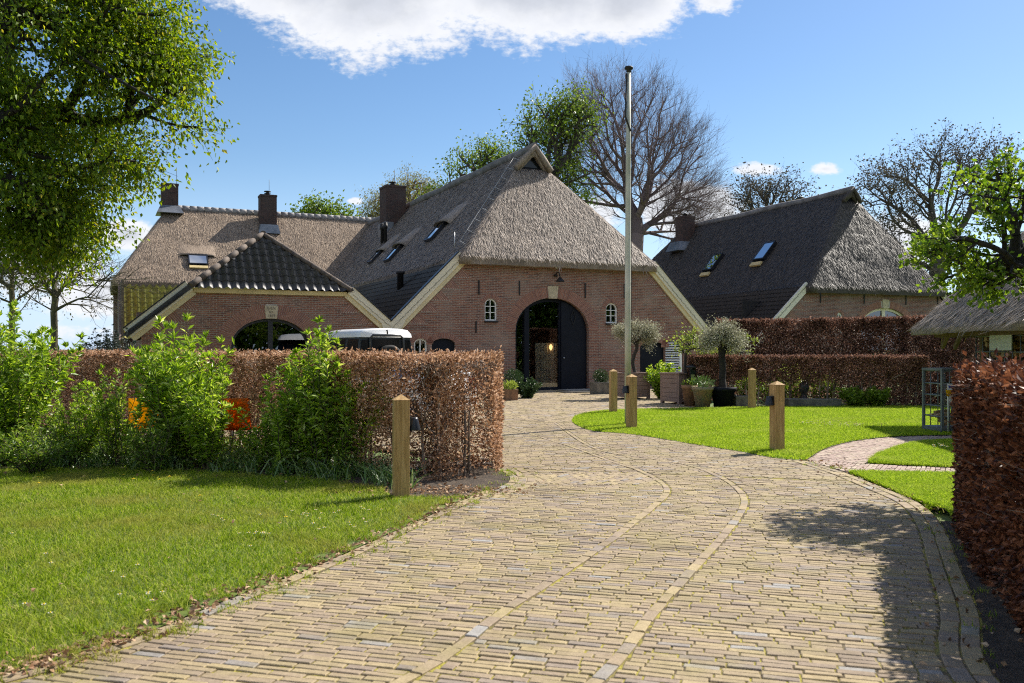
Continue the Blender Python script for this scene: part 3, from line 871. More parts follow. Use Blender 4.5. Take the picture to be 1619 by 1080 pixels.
def thatch(name, verts, faces, thick, mats, parent, tufts=160, seed=1, amp=0.05, bev=0.22, cell=0.42):
    """thick reed covering over a coarse roof: rounded hips, uneven surface, loose reed ends"""
    rng = np.random.default_rng(seed)
    bm = bmesh.new()
    vs = [bm.verts.new(v) for v in verts]
    top = [bm.faces.new([vs[i] for i in f]) for f in faces]
    bmesh.ops.recalc_face_normals(bm, faces=bm.faces)
    if sum(f.normal.z for f in bm.faces) < 0: bmesh.ops.reverse_faces(bm, faces=bm.faces)
    ed = [e for e in bm.edges if len(e.link_faces) == 2 and e.calc_face_angle(0) > 0.25]
    if bev and ed:
        bmesh.ops.bevel(bm, geom=ed, offset=bev, segments=3, affect='EDGES', profile=0.5, clamp_overlap=True)
    # eave thickness
    bedges = [e for e in bm.edges if e.is_boundary]
    res = bmesh.ops.extrude_edge_only(bm, edges=bedges)
    nv = [g for g in res['geom'] if isinstance(g, bmesh.types.BMVert)]
    cen = sum((v.co for v in bm.verts), Vector()) / len(bm.verts)
    for v in nv:
        d = (cen - v.co); d.z = 0
        v.co.z -= thick; v.co += d.normalized() * thick * 0.12
    skirt = [g for g in res['geom'] if isinstance(g, bmesh.types.BMFace)]
    # underside ledge
    res2 = bmesh.ops.extrude_edge_only(bm, edges=[g for g in res['geom'] if isinstance(g, bmesh.types.BMEdge)])
    for v in [g for g in res2['geom'] if isinstance(g, bmesh.types.BMVert)]:
        d = (cen - v.co); d.z = 0
        v.co += d.normalized() * 0.5; v.co.z += 0.12
    bmesh.ops.triangulate(bm, faces=bm.faces)
    for _ in range(8):
        le = [e for e in bm.edges if e.calc_length() > cell]
        if not le: break
        bmesh.ops.subdivide_edges(bm, edges=le, cuts=1)
        bmesh.ops.triangulate(bm, faces=[f for f in bm.faces if len(f.verts) > 3])
    bmesh.ops.recalc_face_normals(bm, faces=bm.faces)
    bm.normal_update()
    zz = [f.normal.z for f in bm.faces]
    for v in bm.verts:
        n = noise.noise(v.co * 0.7) * amp + noise.noise(v.co * 2.6) * amp * .5
        v.co += v.normal * n
    bm.normal_update()
    uvl = bm.loops.layers.uv.new('UVMap')
    tri_p, tri_n = [], []
    for f in bm.faces:
        f.smooth = True
        n = f.normal
        dn = Vector((0, 0, -1)) + n * n.z
        if dn.length < 1e-3: dn = Vector((0, 1, 0))
        dn.normalize(); ac = n.cross(dn)
        for l in f.loops: l[uvl].uv = (l.vert.co.dot(ac), l.vert.co.dot(dn))
        if n.z > 0.15:
            tri_p.append([l.vert.co[:] for l in f.loops]); tri_n.append(n[:])
    me = bpy.data.meshes.new(name); bm.to_mesh(me); bm.free()
    base = np.array([v.co[:] for v in me.vertices]); bf = np.array([p.vertices[:] for p in me.polygons])
    uv0 = np.array([d.uv[:] for d in me.uv_layers[0].data])
    # reed ends
    T = np.array(tri_p); N = np.array(tri_n)
    ar = np.linalg.norm(np.cross(T[:, 1] - T[:, 0], T[:, 2] - T[:, 0]), axis=1) / 2
    n = int(ar.sum() * tufts); idx = rng.choice(len(T), n, p=ar / ar.sum())
    r1, r2 = np.sqrt(rng.random(n)), rng.random(n)
    P = T[idx, 0] * (1 - r1)[:, None] + T[idx, 1] * (r1 * (1 - r2))[:, None] + T[idx, 2] * (r1 * r2)[:, None]
    nn = N[idx]; dn = -np.array([[0, 0, 1.0]]) + nn * nn[:, 2:3]; dn = unit(dn); ac = np.cross(nn, dn)
    D = unit(dn + ac * rng.normal(0, .13, (n, 1)) + nn * (0.07 + 0.24 * rng.random((n, 1))))
    S = unit(np.cross(D, nn)); L = 0.09 + 0.20 * rng.random((n, 1)); w = 0.005 + 0.010 * rng.random((n, 1))
    V = np.empty((n, 3, 3)); V[:, 0] = P - S * w; V[:, 1] = P + S * w; V[:, 2] = P + D * L + nn * 0.01
    F = (np.arange(n) * 3)[:, None] + np.array([[0, 1, 2]])
    allV = np.concatenate([base, V.reshape(-1, 3)]); allF = np.concatenate([bf, F + len(base)])
    mi = np.concatenate([np.zeros(len(bf), int), np.ones(n, int)])
    bpy.data.meshes.remove(me)
    o = np_mesh(name, allV, allF, mats, parent, mi=mi, smooth=True)
    uvn = o.data.uv_layers.new(name='UVMap')
    full = np.zeros((len(allF) * 3, 2)); full[:len(uv0)] = uv0
    uvn.data.foreach_set('uv', full.ravel())
    return o

def tile_slope(name, O, U, Vv, W, L, mat, parent, clips=(), tw=0.235, th=0.31, amp=0.034, lift=0.030, seed=0):
    """pantiles: O lower-left corner, U along the eave, Vv up the slope; clips = [(point, normal)] keep the side normal points away from"""
    rng = np.random.default_rng(seed)
    O, U, Vv = Vector(O), Vector(U).normalized(), Vector(Vv).normalized(); N = U.cross(Vv).normalized()
    if N.z < 0: N = -N
    nt = int(math.ceil(W / tw)); k = 7; rows = int(math.ceil(L / th))
    bm = bmesh.new(); grid = []
    prof = [0.0, 0.45, 0.85, 1.0, 0.55, 0.05, -0.12]
    for r in range(rows):
        for e in (0, 1):
            line = []
            for c in range(nt * k + 1):
                s = c / k * tw; ph = c % k
                jit = noise.noise(Vector((c // k * 3.1, r * 2.7, seed))) * 0.006
                h = prof[ph] * amp + (lift if e == 0 else 0.0) + jit
                v = r * th + (0.0 if e == 0 else th)
                line.append(bm.verts.new(O + U * s + Vv * v + N * h))
            grid.append(line)
    for r in range(len(grid) - 1):
        for c in range(nt * k):
            f = bm.faces.new((grid[r][c], grid[r][c + 1], grid[r + 1][c + 1], grid[r + 1][c]))
            f.smooth = r % 2 == 0
    for p, n in clips:
        bmesh.ops.bisect_plane(bm, geom=bm.verts[:] + bm.edges[:] + bm.faces[:], plane_co=Vector(p), plane_no=Vector(n), clear_outer=True)
    bmesh.ops.recalc_face_normals(bm, faces=bm.faces)
    me = bpy.data.meshes.new(name); bm.to_mesh(me); bm.free(); setup_uv(me)
    return link(name, me, mat, parent)
def ridge_tiles(name, A, B, mat, parent, r=0.13, step=0.36):
    A, B = Vector(A), Vector(B); L = (B - A).length; d = (B - A) / L; n = max(1, int(L / step)); m = MB()
    for k in range(n):
        a = A + d * (k * L / n - 0.03); b = A + d * ((k + 1) * L / n)
        m.tube([a, b], [r * 1.07, r * 0.98], 12)
    return m.build(name, mat, parent)
def chimney(parent, c, size, z0, z1, rz=0.0, pot=True, flash=None, mat='brick_chimney'):
    m = MB(); w, d = size
    m.box((c[0], c[1], (z0 + z1 - .12) / 2), (w, d, z1 - .12 - z0)); m.box((c[0], c[1], z1 - .06), (w + .05, d + .05, .12))
    o = m.build('chimney', mat, parent)
    if pot:
        MB().lathe([(.12, 0), (.12, .10), (.2, .11), (.2, .14), (.09, .15), (.09, .22), (.22, .23), (.2, .28), (.03, .31)], (c[0], c[1], z1), 14).build('chimney_cowl', 'iron', o)
        MB().tube([(c[0] + .1, c[1], z1), (c[0] + .1, c[1], z1 + 1.0)], .012, 5).build('lightning_rod', 'iron', o)
    return o

# ------------------------------------------------------------- main farmhouse (local x along the front, y back, z up)
ANG1 = math.atan2(.421, .907)
C1 = Vector((1.89, 34.17, 0))
farm = thing('farmhouse', 'large brick farmhouse with grey thatched barn end, arched glass door and tiled side wing', 'farmhouse', C1, ANG1)
def FP(px, py):
    """photograph pixel on the front wall plane -> local (x, z)"""
    t = (px - CX) / FPX; s = (34 * t - 1.52) / (.907 - .421 * t); Y = 34 + .421 * s
    return s - .41, EYE - (py - YH) / FPX * Y
def build_farmhouse():
    T = farm
    # openings
    dxl, _ = FP(815, 600); dxr, _ = FP(931, 600); _, dzt = FP(872, 471); _, dzs = FP(816, 523)
    door_h = arch_pts(dxl, dxr, 0.0, dzs, dzt, 24)
    wins = []
    for a, b, t, m_, bt in ((766.5, 786, 472, 482, 507), (958, 976.5, 479, 489, 511)):
        x0, zt = FP(a, t); x1, _ = FP(b, t); _, zs = FP(a, m_); _, z0 = FP((a + b) / 2, bt)
        wins.append((x0, x1, z0, zs, zt))
    wxl, wzs = FP(366, 546); wxr, _ = FP(490, 546); _, wzt = FP(428, 503.5)
    wing_h = (wxl, wxr, 0.35, wzs, wzt)
    low = []
    for a, b, t, m_, z0 in ((655, 676, 535, 543, 0.6), (683, 720, 535, 545, 0.15)):
        x0, zt = FP(a, t); x1, _ = FP(b, t); _, zs = FP((a + b) / 2, m_)
        low.append((x0, x1, z0, zs, zt))
    for a, b, t, m_, z0 in ((1012, 1051, 540, 549, 0.1), (1052, 1080, 538, 549, 0.1)):
        x0, zt = FP(a, t); x1, _ = FP(b, t); _, zs = FP((a + b) / 2, m_)
        low.append((x0, x1, z0, zs, zt))
    outer = [(-14.95, -.3), (-14.95, 2.1), (-13.35, 3.42), (-8.45, 3.42), (-7.05, 2.26), (-6.6, 2.26), (-3.95, 4.82), (3.95, 4.82), (7.2, 1.62), (7.2, -.3)]
    holes = [door_h] + [arch_pts(*w) for w in wins] + [arch_pts(*wing_h)] + [arch_pts(*w) for w in low]
    wall_with_holes('front_wall', outer, holes, 0.30, 'brick_red', T)
    # side and back walls (mostly hidden), set inside the roofs
    m = MB()
    m.box((7.05, 11, .7), (.3, 21.4, 1.6)); m.box((-14.8, 6, .9), (.3, 11.4, 2.0)); m.box((-11, 11.7, 1.5), (7.4, .3, 3.4))
    m.box((-5, 31, 2.4), (20.8, .3, 5.4)); m.box((9.0, 26.8, 2.4), (.3, 8.0, 5.4))
    m.build('rear_wall', 'brick_red', T)
    # arches
    arch_ring('brick_arch', dxl, dxr, dzs, dzt, 0.42, T, skip=.13)
    arch_ring('brick_arch', wxl, wxr, wzs, wzt, 0.48, T, skip=.10, courses=2)
    for w in wins: arch_ring('brick_arch', w[0] - .03, w[1] + .03, w[3], w[4] + .02, 0.17, T)
    for w in low: arch_ring('brick_arch', w[0], w[1], w[3], w[4], 0.22, T)
    kx = (dxl + dxr) / 2
    m = MB(); m.extrude_xz([(kx - .17, dzt - .03), (kx + .17, dzt - .03), (kx + .23, dzt + .46), (kx - .23, dzt + .46)], -.035, .05)
    m.build('keystone', 'sandstone', T, bevel=.01)
    kx = (wxl + wxr) / 2
    m = MB(); m.extrude_xz([(kx - .18, wzt - .01), (kx + .18, wzt - .01), (kx + .22, wzt + .43), (kx - .22, wzt + .43)], -.035, .05)
    ks = m.build('keystone', 'sandstone', T, bevel=.01)
    for txt, dz, sz in (('G.B.V.', .30, .12), ('A.K.', .18, .10), ('1877', .045, .12)):
        cu = bpy.data.curves.new('inscription', 'FONT'); cu.body = txt; cu.size = sz; cu.align_x = 'CENTER'; cu.extrude = .002
        tmp = bpy.data.objects.new('inscription', cu); COL.objects.link(tmp)
        me = bpy.data.meshes.new_from_object(tmp.evaluated_get(bpy.context.evaluated_depsgraph_get()))
        bpy.data.objects.remove(tmp)
        me.transform(Matrix.Translation((kx, -.038, wzt + dz)) @ Matrix.Rotation(R(90), 4, 'X'))
        me.materials.clear()
        link('inscription', me, 'carved_letters', ks)
    # braided brick triangles along the gable edges
    gable_braids('gable_brickwork', (-4.02, 4.62), (-6.5, 2.14), T, 0, side=-1)
    gable_braids('gable_brickwork', (4.02, 4.62), (7.0, 1.64), T, 0, side=1)
    gable_braids('gable_brickwork', (-13.45, 3.26), (-14.9, 2.02), T, 0, side=-1)
    gable_braids('gable_brickwork', (-8.35, 3.26), (-7.05, 2.12), T, 0, side=1)
    # fascias and barge boards
    def board(name, pts, mat, y0, y1): MB().extrude_xz(pts, y0, y1).build(name, mat, T, bevel=.008)
    board('fascia_board', [(-4.0, 4.80), (4.0, 4.80), (4.0, 4.96), (-4.0, 4.96)], 'yellow_paint', -.10, .0)
    board('fascia_board', [(-13.4, 3.42), (-8.4, 3.42), (-8.4, 3.57), (-13.4, 3.57)], 'yellow_paint', -.10, .0)
    def barge(pA, pB, w, side, mat):
        a, b = Vector(pA), Vector(pB); d = (b - a).normalized(); n = Vector((-d.y, d.x)) * side
        cut = lambda p, o: p + n * o
        board('barge_board', [tuple(cut(a, 0)), tuple(cut(b, 0)), tuple(cut(b, w)), tuple(cut(a, w))], mat, -.14, -.02)
        board('barge_trim', [tuple(cut(a, -.16)), tuple(cut(b, -.16)), tuple(cut(b, .02)), tuple(cut(a, .02))], 'trim_cream', -.08, -.004)
        board('barge_trim', [tuple(cut(a, w - .01)), tuple(cut(b, w - .01)), tuple(cut(b, w + .03)), tuple(cut(a, w + .03))], 'black_paint', -.17, .06)
    barge((4.02, 4.92), (7.45, 1.50), .34, 1, 'cream_paint')
    barge((-4.02, 4.92), (-6.62, 2.32), .34, -1, 'cream_paint')
    barge((-13.42, 3.50), (-15.25, 1.96), .36, -1, 'cream_pale')
    barge((-8.38, 3.52), (-7.02, 2.36), .30, 1, 'cream_paint')
    board('valley_board', [(-7.10, 2.18), (-6.54, 2.18), (-6.30, 2.60), (-7.20, 2.60)], 'cream_paint', -.145, -.03)
    MB().box((-6.82, -.15, 2.27), (.16, .02, .05)).build('valley_outlet', 'iron', T)
    # ---- thatched barn roof
    zr = 9.86
    V = [(0, 2.2, zr), (0, 27, zr), (-.74, 2.50, 9.0), (.74, 2.50, 9.0), (-4.3, -.42, 4.99), (4.3, -.42, 4.99), (-4.45, 27, 4.82), (4.45, 27, 4.82)]
    F = [(0, 2, 4, 6, 1), (0, 1, 7, 5, 3), (2, 3, 5, 4)]
    ro = thatch('barn_roof', V, F, 0.30, ['thatch_grey', 'reed_grey'], T, tufts=520, seed=2, amp=.035)
    gw = MB(); gw.extrude_xz([(-.55, 9.02), (.55, 9.02), (0, 9.62)], 2.60, 2.64); gw.build('gablet_window', 'navy_paint', ro)
    gw = MB(); gw.extrude_xz([(-.38, 9.08), (.38, 9.08), (0, 9.50)], 2.58, 2.595); gw.build('gablet_pane', 'glass_car', ro)
    gw = MB()
    gw.tube([(-.80, 2.40, 8.95), (-.4, 2.32, 9.42), (0, 2.26, 9.86), (.4, 2.32, 9.42), (.80, 2.40, 8.95)], .14, 10); gw.build('gablet_rim', 'thatch_grey', ro)
    MB().tube([(0, y, zr + .0 + .03 * math.sin(y * 1.3)) for y in np.arange(2.25, 27.2, .8)], .2, 12).build('ridge_roll', 'thatch_ridge', ro)
    def on_left(y, z, off=0.0):
        x = -(zr - z) / 1.133; return Vector((x, y, z)) + Vector((-.75, 0, .66)) * off
    up = Vector((.66, 0, .75)); nl = Vector((-.75, 0, .66)); al = Vector((0, 1, 0))
    def roof_window(roof, p, w, l, hood, sgn_mat='glass_sky', up=up, nl=nl, al=al, thm='thatch_grey', rd='reed_grey', sill=False):
        M = Matrix(((al.x, up.x, nl.x, p.x), (al.y, up.y, nl.y, p.y), (al.z, up.z, nl.z, p.z), (0, 0, 0, 1)))
        m = MB()
        for sx in (-1, 1): m.box((sx * w / 2, 0, .06), (.07, l + .07, .16), M=M)
        for sy in (-1, 1): m.box((0, sy * l / 2, .06), (w - .08, .07, .16), M=M)
        fr = m.build('skylight', 'black_paint', roof)
        MB().box((0, 0, .10), (w - .08, l - .08, .02), M=M).build('skylight_pane', sgn_mat, roof)
        if sill: MB().box((0, -l / 2 - .22, .05), (w, .2, .08), M=M).build('skylight_sill', 'yellow_paint', roof)
        if hood:
            vs, fs = [], []; n, k = 14, 8
            for i in range(k + 1):
                f = i / k
                for j in range(n + 1):
                    a = j / n * 2 - 1
                    hgt = hood * (1 - f) ** 1.2 * math.sqrt(max(0, 1 - a * a)) + .02 - .08 * f
                    vs.append(M @ Vector((a * (w / 2 + .55), l / 2 - .06 + f * 1.9, hgt - .03)))
            for i in range(k):
                for j in range(n):
                    q = i * (n + 1) + j; fs.append((q, q + 1, q + n + 2, q + n + 1))
            base = len(vs)
            for j in range(n + 1):
                a = j / n * 2 - 1
                vs.append(M @ Vector((a * (w / 2 + .48), l / 2 + .05, max(0.02, hood * math.sqrt(max(0, 1 - a * a)) * .62 - .03))))
            fs += [(j, base + j, base + j + 1, j + 1) for j in range(n)]
            MB().add(vs, fs, 0, True).build('skylight_hood', thm, roof)
        return fr
    for y, z in ((6.1, 6.62), (10.9, 6.15)): roof_window(ro, on_left(y, z, .03), .8, .95, .30)
    roof_window(ro, on_left(14.6, 6.35, .03), .7, .8, .2)
    for dy in (0, .6):
        p = on_left(15.9 + dy, 7.35)
        MB().lathe([(.09, -.3), (.09, .75), (.13, .76), (.13, .95), (.10, .96), (.12, 1.05), (.03, 1.1)], p, 12).build('vent_pipe', 'iron', ro)
    mat_plain('peg_grey', (0.42, 0.42, 0.42), 0.8)
    # lightning conductor with pegs down the front-left hip
    c0 = Vector((-.55, 2.9, 9.38)); c1 = Vector((-3.9, .42, 5.5)); m = MB(); pk = []
    for k in range(9):
        p = c0.lerp(c1, k / 8) + nl * .16; pk.append(p)
        m.tube([p, p + Vector((.12, -.30, -.14))], .011, 5)
    m.tube(pk, .010, 5)
    m.build('lightning_conductor', 'peg_grey', ro)
    MB().tube([on_left(.3, 5.1, .1), on_left(.3, 5.1, .1) + Vector((0, 0, .75))], .014, 5).build('lightning_rod', 'zinc', ro)
    # ---- black tiled skirts left and right of the barn
    sl = Vector((.712, 0, .702))
    tile_slope('tile_roof', (-6.95, -.16, 2.17), (0, 1, 0), sl, 23, 4.1, 'tile_black', T, clips=[((-4.25, 0, 4.9), sl)], seed=3, amp=.028)
    tile_slope('tile_roof', (7.5, 22.4, 1.62), (0, -1, 0), (-.712, 0, .702), 22.56, 4.8, 'tile_black', T, clips=[((4.25, 0, 4.9), (-.712, 0, .702))], seed=4, amp=.028)
    m = MB(); m.box((-6.75, 10.6, 1.1), (.25, 20.6, 2.3)); m.build('valley_wall', 'brick_red', T)
    p = Vector((-5.05, 4.4, 4.1))
    MB().lathe([(.13, -.3), (.13, .55), (.18, .56), (.18, .66), (.12, .67)], p, 14).build('vent_pipe', 'iron', T)
    # ---- tiled wing with hipped front
    ex, ey, ez = -10.9, 1.95, 5.62
    hipd = Vector((0, 2.1, 2.02)).normalized()
    tile_slope('wing_roof', (-13.6, -.17, 3.56), (1, 0, 0), hipd, 5.4, 3.1, 'tile_dark', T,
               clips=[((ex, ey, ez), Vector((-2.02, 2.55, 0)).normalized() * 1), ((ex, ey, ez), Vector((2.02, 2.55, 0)).normalized())], seed=5, amp=.072, lift=.022, tw=.28, th=.36)
    sL = Vector((4.4, 0, 3.52)).normalized()
    wl = tile_slope('wing_roof', (-15.35, 11.9, 2.06), (0, -1, 0), sL, 12.1, 5.75, 'tile_dark', T, clips=[((ex, 0, ez), (1, 0, 0)), ((ex, ey, ez), Vector((1.95, -2.5, 0)).normalized()) ], seed=6)
    sR = Vector((-4.0, 0, 3.25)).normalized()
    tile_slope('wing_roof', (-6.85, -.16, 2.36), (0, 1, 0), sR, 12.1, 5.3, 'tile_dark', T, clips=[((ex, 0, ez), (-1, 0, 0)), ((ex, ey, ez), Vector((-1.95, -2.5, 0)).normalized())], seed=7)
    ridge_tiles('ridge_tiles', (-13.50, -.20, 3.64), (ex, ey, ez + .06), 'ridge_tile_brown', T, .10, .44)
    ridge_tiles('ridge_tiles', (-8.30, -.20, 3.64), (ex, ey, ez + .06), 'ridge_tile_brown', T, .085, .40)
    ridge_tiles('ridge_tiles', (ex, ey - .05, ez + .06), (ex, 11.9, ez + .06), 'ridge_tile_brown', T, .10, .44)
    MB().beam((-15.42, -.18, 2.02), (-13.45, -.18, 3.66), .10, .16, (0, 0, 1)).build('verge_tiles', 'tile_dark', T)
    # ---- cross house behind
    zr2 = 10.15
    V = [(-12.4, 27, zr2), (9, 27, zr2), (-15.6, 22.2, 5.3), (-15.6, 31.8, 5.3), (11.5, 22.2, 5.3), (11.5, 31.8, 5.3)]
    F = [(0, 2, 4, 1), (0, 1, 5, 3), (0, 3, 2), (1, 4, 5)]
    hr = thatch('house_roof', V, F, 0.30, ['thatch_tan', 'reed_tan'], T, tufts=340, seed=8, amp=.06, cell=.5)
    ridge_tiles('ridge_tiles', (-12.0, 27, zr2 - .02), (9, 27, zr2 - .02), 'ridge_tile_grey', hr, .19, .42)
    upf = Vector((0, 4.8, 4.85)).normalized(); nf = Vector((0, -4.85, 4.8)).normalized()
    roof_window(hr, Vector((-11.05, 23.55, 6.67)) + nf * .02, 1.0, .8, .14, up=upf, nl=nf, al=Vector((1, 0, 0)), thm='thatch_tan', rd='reed_tan', sill=True)
    c = chimney(hr, (-12.35, 27), (.95, .8), 8.8, 11.55, pot=False)
    MB().tube([(-11.95, 27, 11.5), (-11.95, 27, 12.6)], .012, 5).build('lightning_rod', 'iron', c)
    MB().frustum4((-12.35, 27, 9.72), (1.5, 1.9), (1.05, .9), .5).build('flashing', 'lead', c)
    c = chimney(hr, (-6.7, 26.2), (.98, .9), 8.4, 11.15)
    MB().frustum4((-6.7, 25.95, 8.72), (1.3, 1.1), (1.05, .92), .55).build('flashing', 'lead', c)
    c = chimney(ro, (-1.0, 18.5), (1.15, 1.3), 7.2, 10.85)
    MB().box((-1.42, 18.5, 8.3), (.5, 1.42, .9)).build('flashing', 'lead', c)
    # mossy tiles below the thatch, with boarded end wall
    sM = Vector((0, 3.2, 3.1)).normalized()
    tile_slope('mossy_tiles', (-15.15, 19.2, 2.1), (1, 0, 0), sM, 8.3, 4.55, 'tile_mossy', T, seed=9, amp=.10, lift=.03, tw=.34, th=.40)
    m = MB(); m.box((-15.1, 24.8, 2.6), (.12, 11, 5.2)); m.build('boarded_wall', 'brown_boards', T)
    m = MB(); m.beam((-15.22, 19.05, 1.95), (-15.22, 22.5, 5.3), .10, .30, (0, -.7, .7)); m.build('corner_board', 'planter_wood', T)
    # ---- windows
    for x0, x1, z0, zs, zt in wins:
        w = frame_window(T, 'window', x0, x1, z0, zs, zt, .06, .05, 'white_paint', (1, 2), 'glass_dark', bar=.026)
        MB().box(((x0 + x1) / 2, -.02, z0 - .04), (x1 - x0 + .04, .12, .06)).build('sill', 'iron', w)
    x0, x1, z0, zs, zt = wing_h
    frame_window(T, 'arched_window', x0, x1, z0, zs, zt, .18, .09, 'black_paint', (1, 0), 'glass_dark', bar=.16)
    frame_window(T, 'window', *low[0], .08, .06, 'white_paint', (1, 1), 'glass_dark')
    MB().extrude_xz(arch_pts(*low[1]), .10, .16).build('stable_door', 'navy_paint', T)
    MB().extrude_xz(arch_pts(*low[2]), .10, .16).build('stable_door', 'navy_paint', T)
    x0, x1, z0, zs, zt = low[3]
    m = MB(); z = z0
    while z < zt - .05:
        half = (x1 - x0) / 2 * (1 if z < zs else math.sqrt(max(0.02, 1 - ((z - zs) / (zt - zs)) ** 2)))
        m.beam(((x0 + x1) / 2 - half + .03, .06, z + .05), ((x0 + x1) / 2 + half - .18, .06, z + .05), .07, .025, (0, -.6, .8)); z += .10
    m.build('louvre_shutter', 'white_paint', T)
    MB().extrude_xz(arch_pts(*low[3]), .14, .2).build('shutter_backing', 'navy_paint', T)
    MB().box((x1 - .10, .07, (z0 + zs) / 2), (.12, .1, zs - z0)).build('shutter_frame', 'white_paint', T)
    # ---- wall anchors
    for px, p0, p1 in ((757, 443, 466), (821, 444, 467), (925, 448, 471), (987, 450, 472), (752.5, 508, 526)):
        x, za = FP(px, p0); _, zb = FP(px, p1)
        MB().box((x, -.02, (za + zb) / 2), (.05, .04, za - zb)).build('wall_anchor', 'iron', T, bevel=.008)
    # lamp above the door, small security lamp under the eave
    lx, lz = FP(878, 440)
    m = MB(); m.tube([(lx, 0, lz + .1), (lx, -.15, lz + .22), (lx, -.32, lz + .18), (lx + .02, -.36, lz + .02)], .02, 6)
    m.lathe([(.02, .02), (.05, .0), (.17, -.14), (.18, -.16)], (lx + .02, -.36, lz), 14); m.lathe([(.08, -.03), (.08, .03)], (lx, -.03, lz + .1), 12)
    m.build('wall_lamp', 'iron', T)
    sx, sz = FP(878, 421); MB().lathe([(.02, -.1), (.05, -.07), (.06, 0), (.03, .08)], (sx, -.10, sz), 10).build('security_lamp', 'white_paint', T)
    # ---- arched glass entrance with one boarded leaf folded open
    y = .26; h = dzt
    def frame_poly(o): return arch_pts(dxl + o, dxr - o, 0, dzs, dzt - o, 24)
    a, b = frame_poly(0), frame_poly(.14); m = MB(); n = len(a)
    vs = [(x, y - .05, z) for x, z in a] + [(x, y - .05, z) for x, z in b]
    vs += [(x, y + .08, z) for x, z in a] + [(x, y + .08, z) for x, z in b]
    fs = []
    for i in range(n - 1): fs += [(i, i + 1, n + i + 1, n + i), (2 * n + i, 3 * n + i, 3 * n + i + 1, 2 * n + i + 1), (n + i, n + i + 1, 3 * n + i + 1, 3 * n + i)]
    m.add(vs, fs)
    px1, _ = FP(836, 600); px2, _ = FP(889, 600)
    zat = lambda x: dzs + (dzt - dzs) * math.sqrt(max(0, 1 - ((x - (dxl + dxr) / 2) / ((dxr - dxl) / 2)) ** 2))
    m.box((px1, y - .02, zat(px1) / 2), (.20, .16, zat(px1))); m.box((px2, y, zat(px2) / 2), (.07, .12, zat(px2) - .1))
    m.box(((px1 + px2) / 2, y, .06), (px2 - px1, .1, .12))
    dr = m.build('entrance', 'navy_paint', T)
    MB().extrude_xz([(x, z) for x, z in frame_poly(.05)], y + .01, y + .02).build('glass_pane', 'glass_clear', dr)
    leaf = [(px2 + .03, .03)] + [(px2 + .03 + (dxr - .06 - px2 - .03) * k / 8, zat(px2 + .03 + (dxr - .06 - px2 - .03) * k / 8) - .06) for k in range(8)] + [(dxr - .06, dzs), (dxr - .06, .03)]
    lf = MB().extrude_xz(leaf, y - .13, y - .055).build('door_leaf', 'navy_paint', dr, bevel=.01)
    cxm = (px2 + dxr) / 2 - .05; cz = FP(908, 502)[1]
    m = MB()
    for (p, q) in (((0, .28), (.11, 0)), ((.11, 0), (0, -.28)), ((0, -.28), (-.11, 0)), ((-.11, 0), (0, .28))):
        m.beam((cxm + p[0], y - .145, cz + p[1]), (cxm + q[0], y - .145, cz + q[1]), .02, .03, (0, 1, 0))
    m.build('diamond_moulding', 'iron', lf)
    MB().lathe([(.025, -.03), (.035, 0), (.025, .03)], (px2 + .12, y - .17, FP(894, 566)[1]), 10).build('door_handle', 'zinc', lf)
    m = MB(); vs, fs = [], []; x0c, x1c = FP(855, 600)[0] + .05, px2 + .5; nn_ = 60
    zc = FP(870, 542)[1]
    for i in range(nn_ + 1):
        x = x0c + (x1c - x0c) * i / nn_; yy = .55 + .06 * math.sin(i * 1.1) + .03 * math.sin(i * .37)
        vs += [(x, yy, .06), (x, yy, zc)]
    for i in range(nn_): fs.append((2 * i, 2 * i + 2, 2 * i + 3, 2 * i + 1))
    MB().add(vs, fs, 0, True).build('curtain', 'curtain', dr, fix=False)
    bx, bz = FP(877, 549); MB().lathe([(.02, -.12), (.06, -.04), (.07, .03), (.03, .11)], (bx + .05, .42, bz), 10).build('lit_lamp', 'warm_bulb', dr)
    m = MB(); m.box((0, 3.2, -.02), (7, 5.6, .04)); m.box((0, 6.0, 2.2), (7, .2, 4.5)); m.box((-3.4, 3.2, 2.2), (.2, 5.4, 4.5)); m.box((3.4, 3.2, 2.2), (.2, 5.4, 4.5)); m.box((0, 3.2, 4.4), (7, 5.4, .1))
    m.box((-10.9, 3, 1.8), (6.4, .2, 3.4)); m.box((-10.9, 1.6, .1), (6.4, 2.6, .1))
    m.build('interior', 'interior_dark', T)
    MB().box(((px2 + dxr) / 2 - .1, -.75, .055), (1.7, .8, .03)).build('door_step', 'rendered_plinth', T)

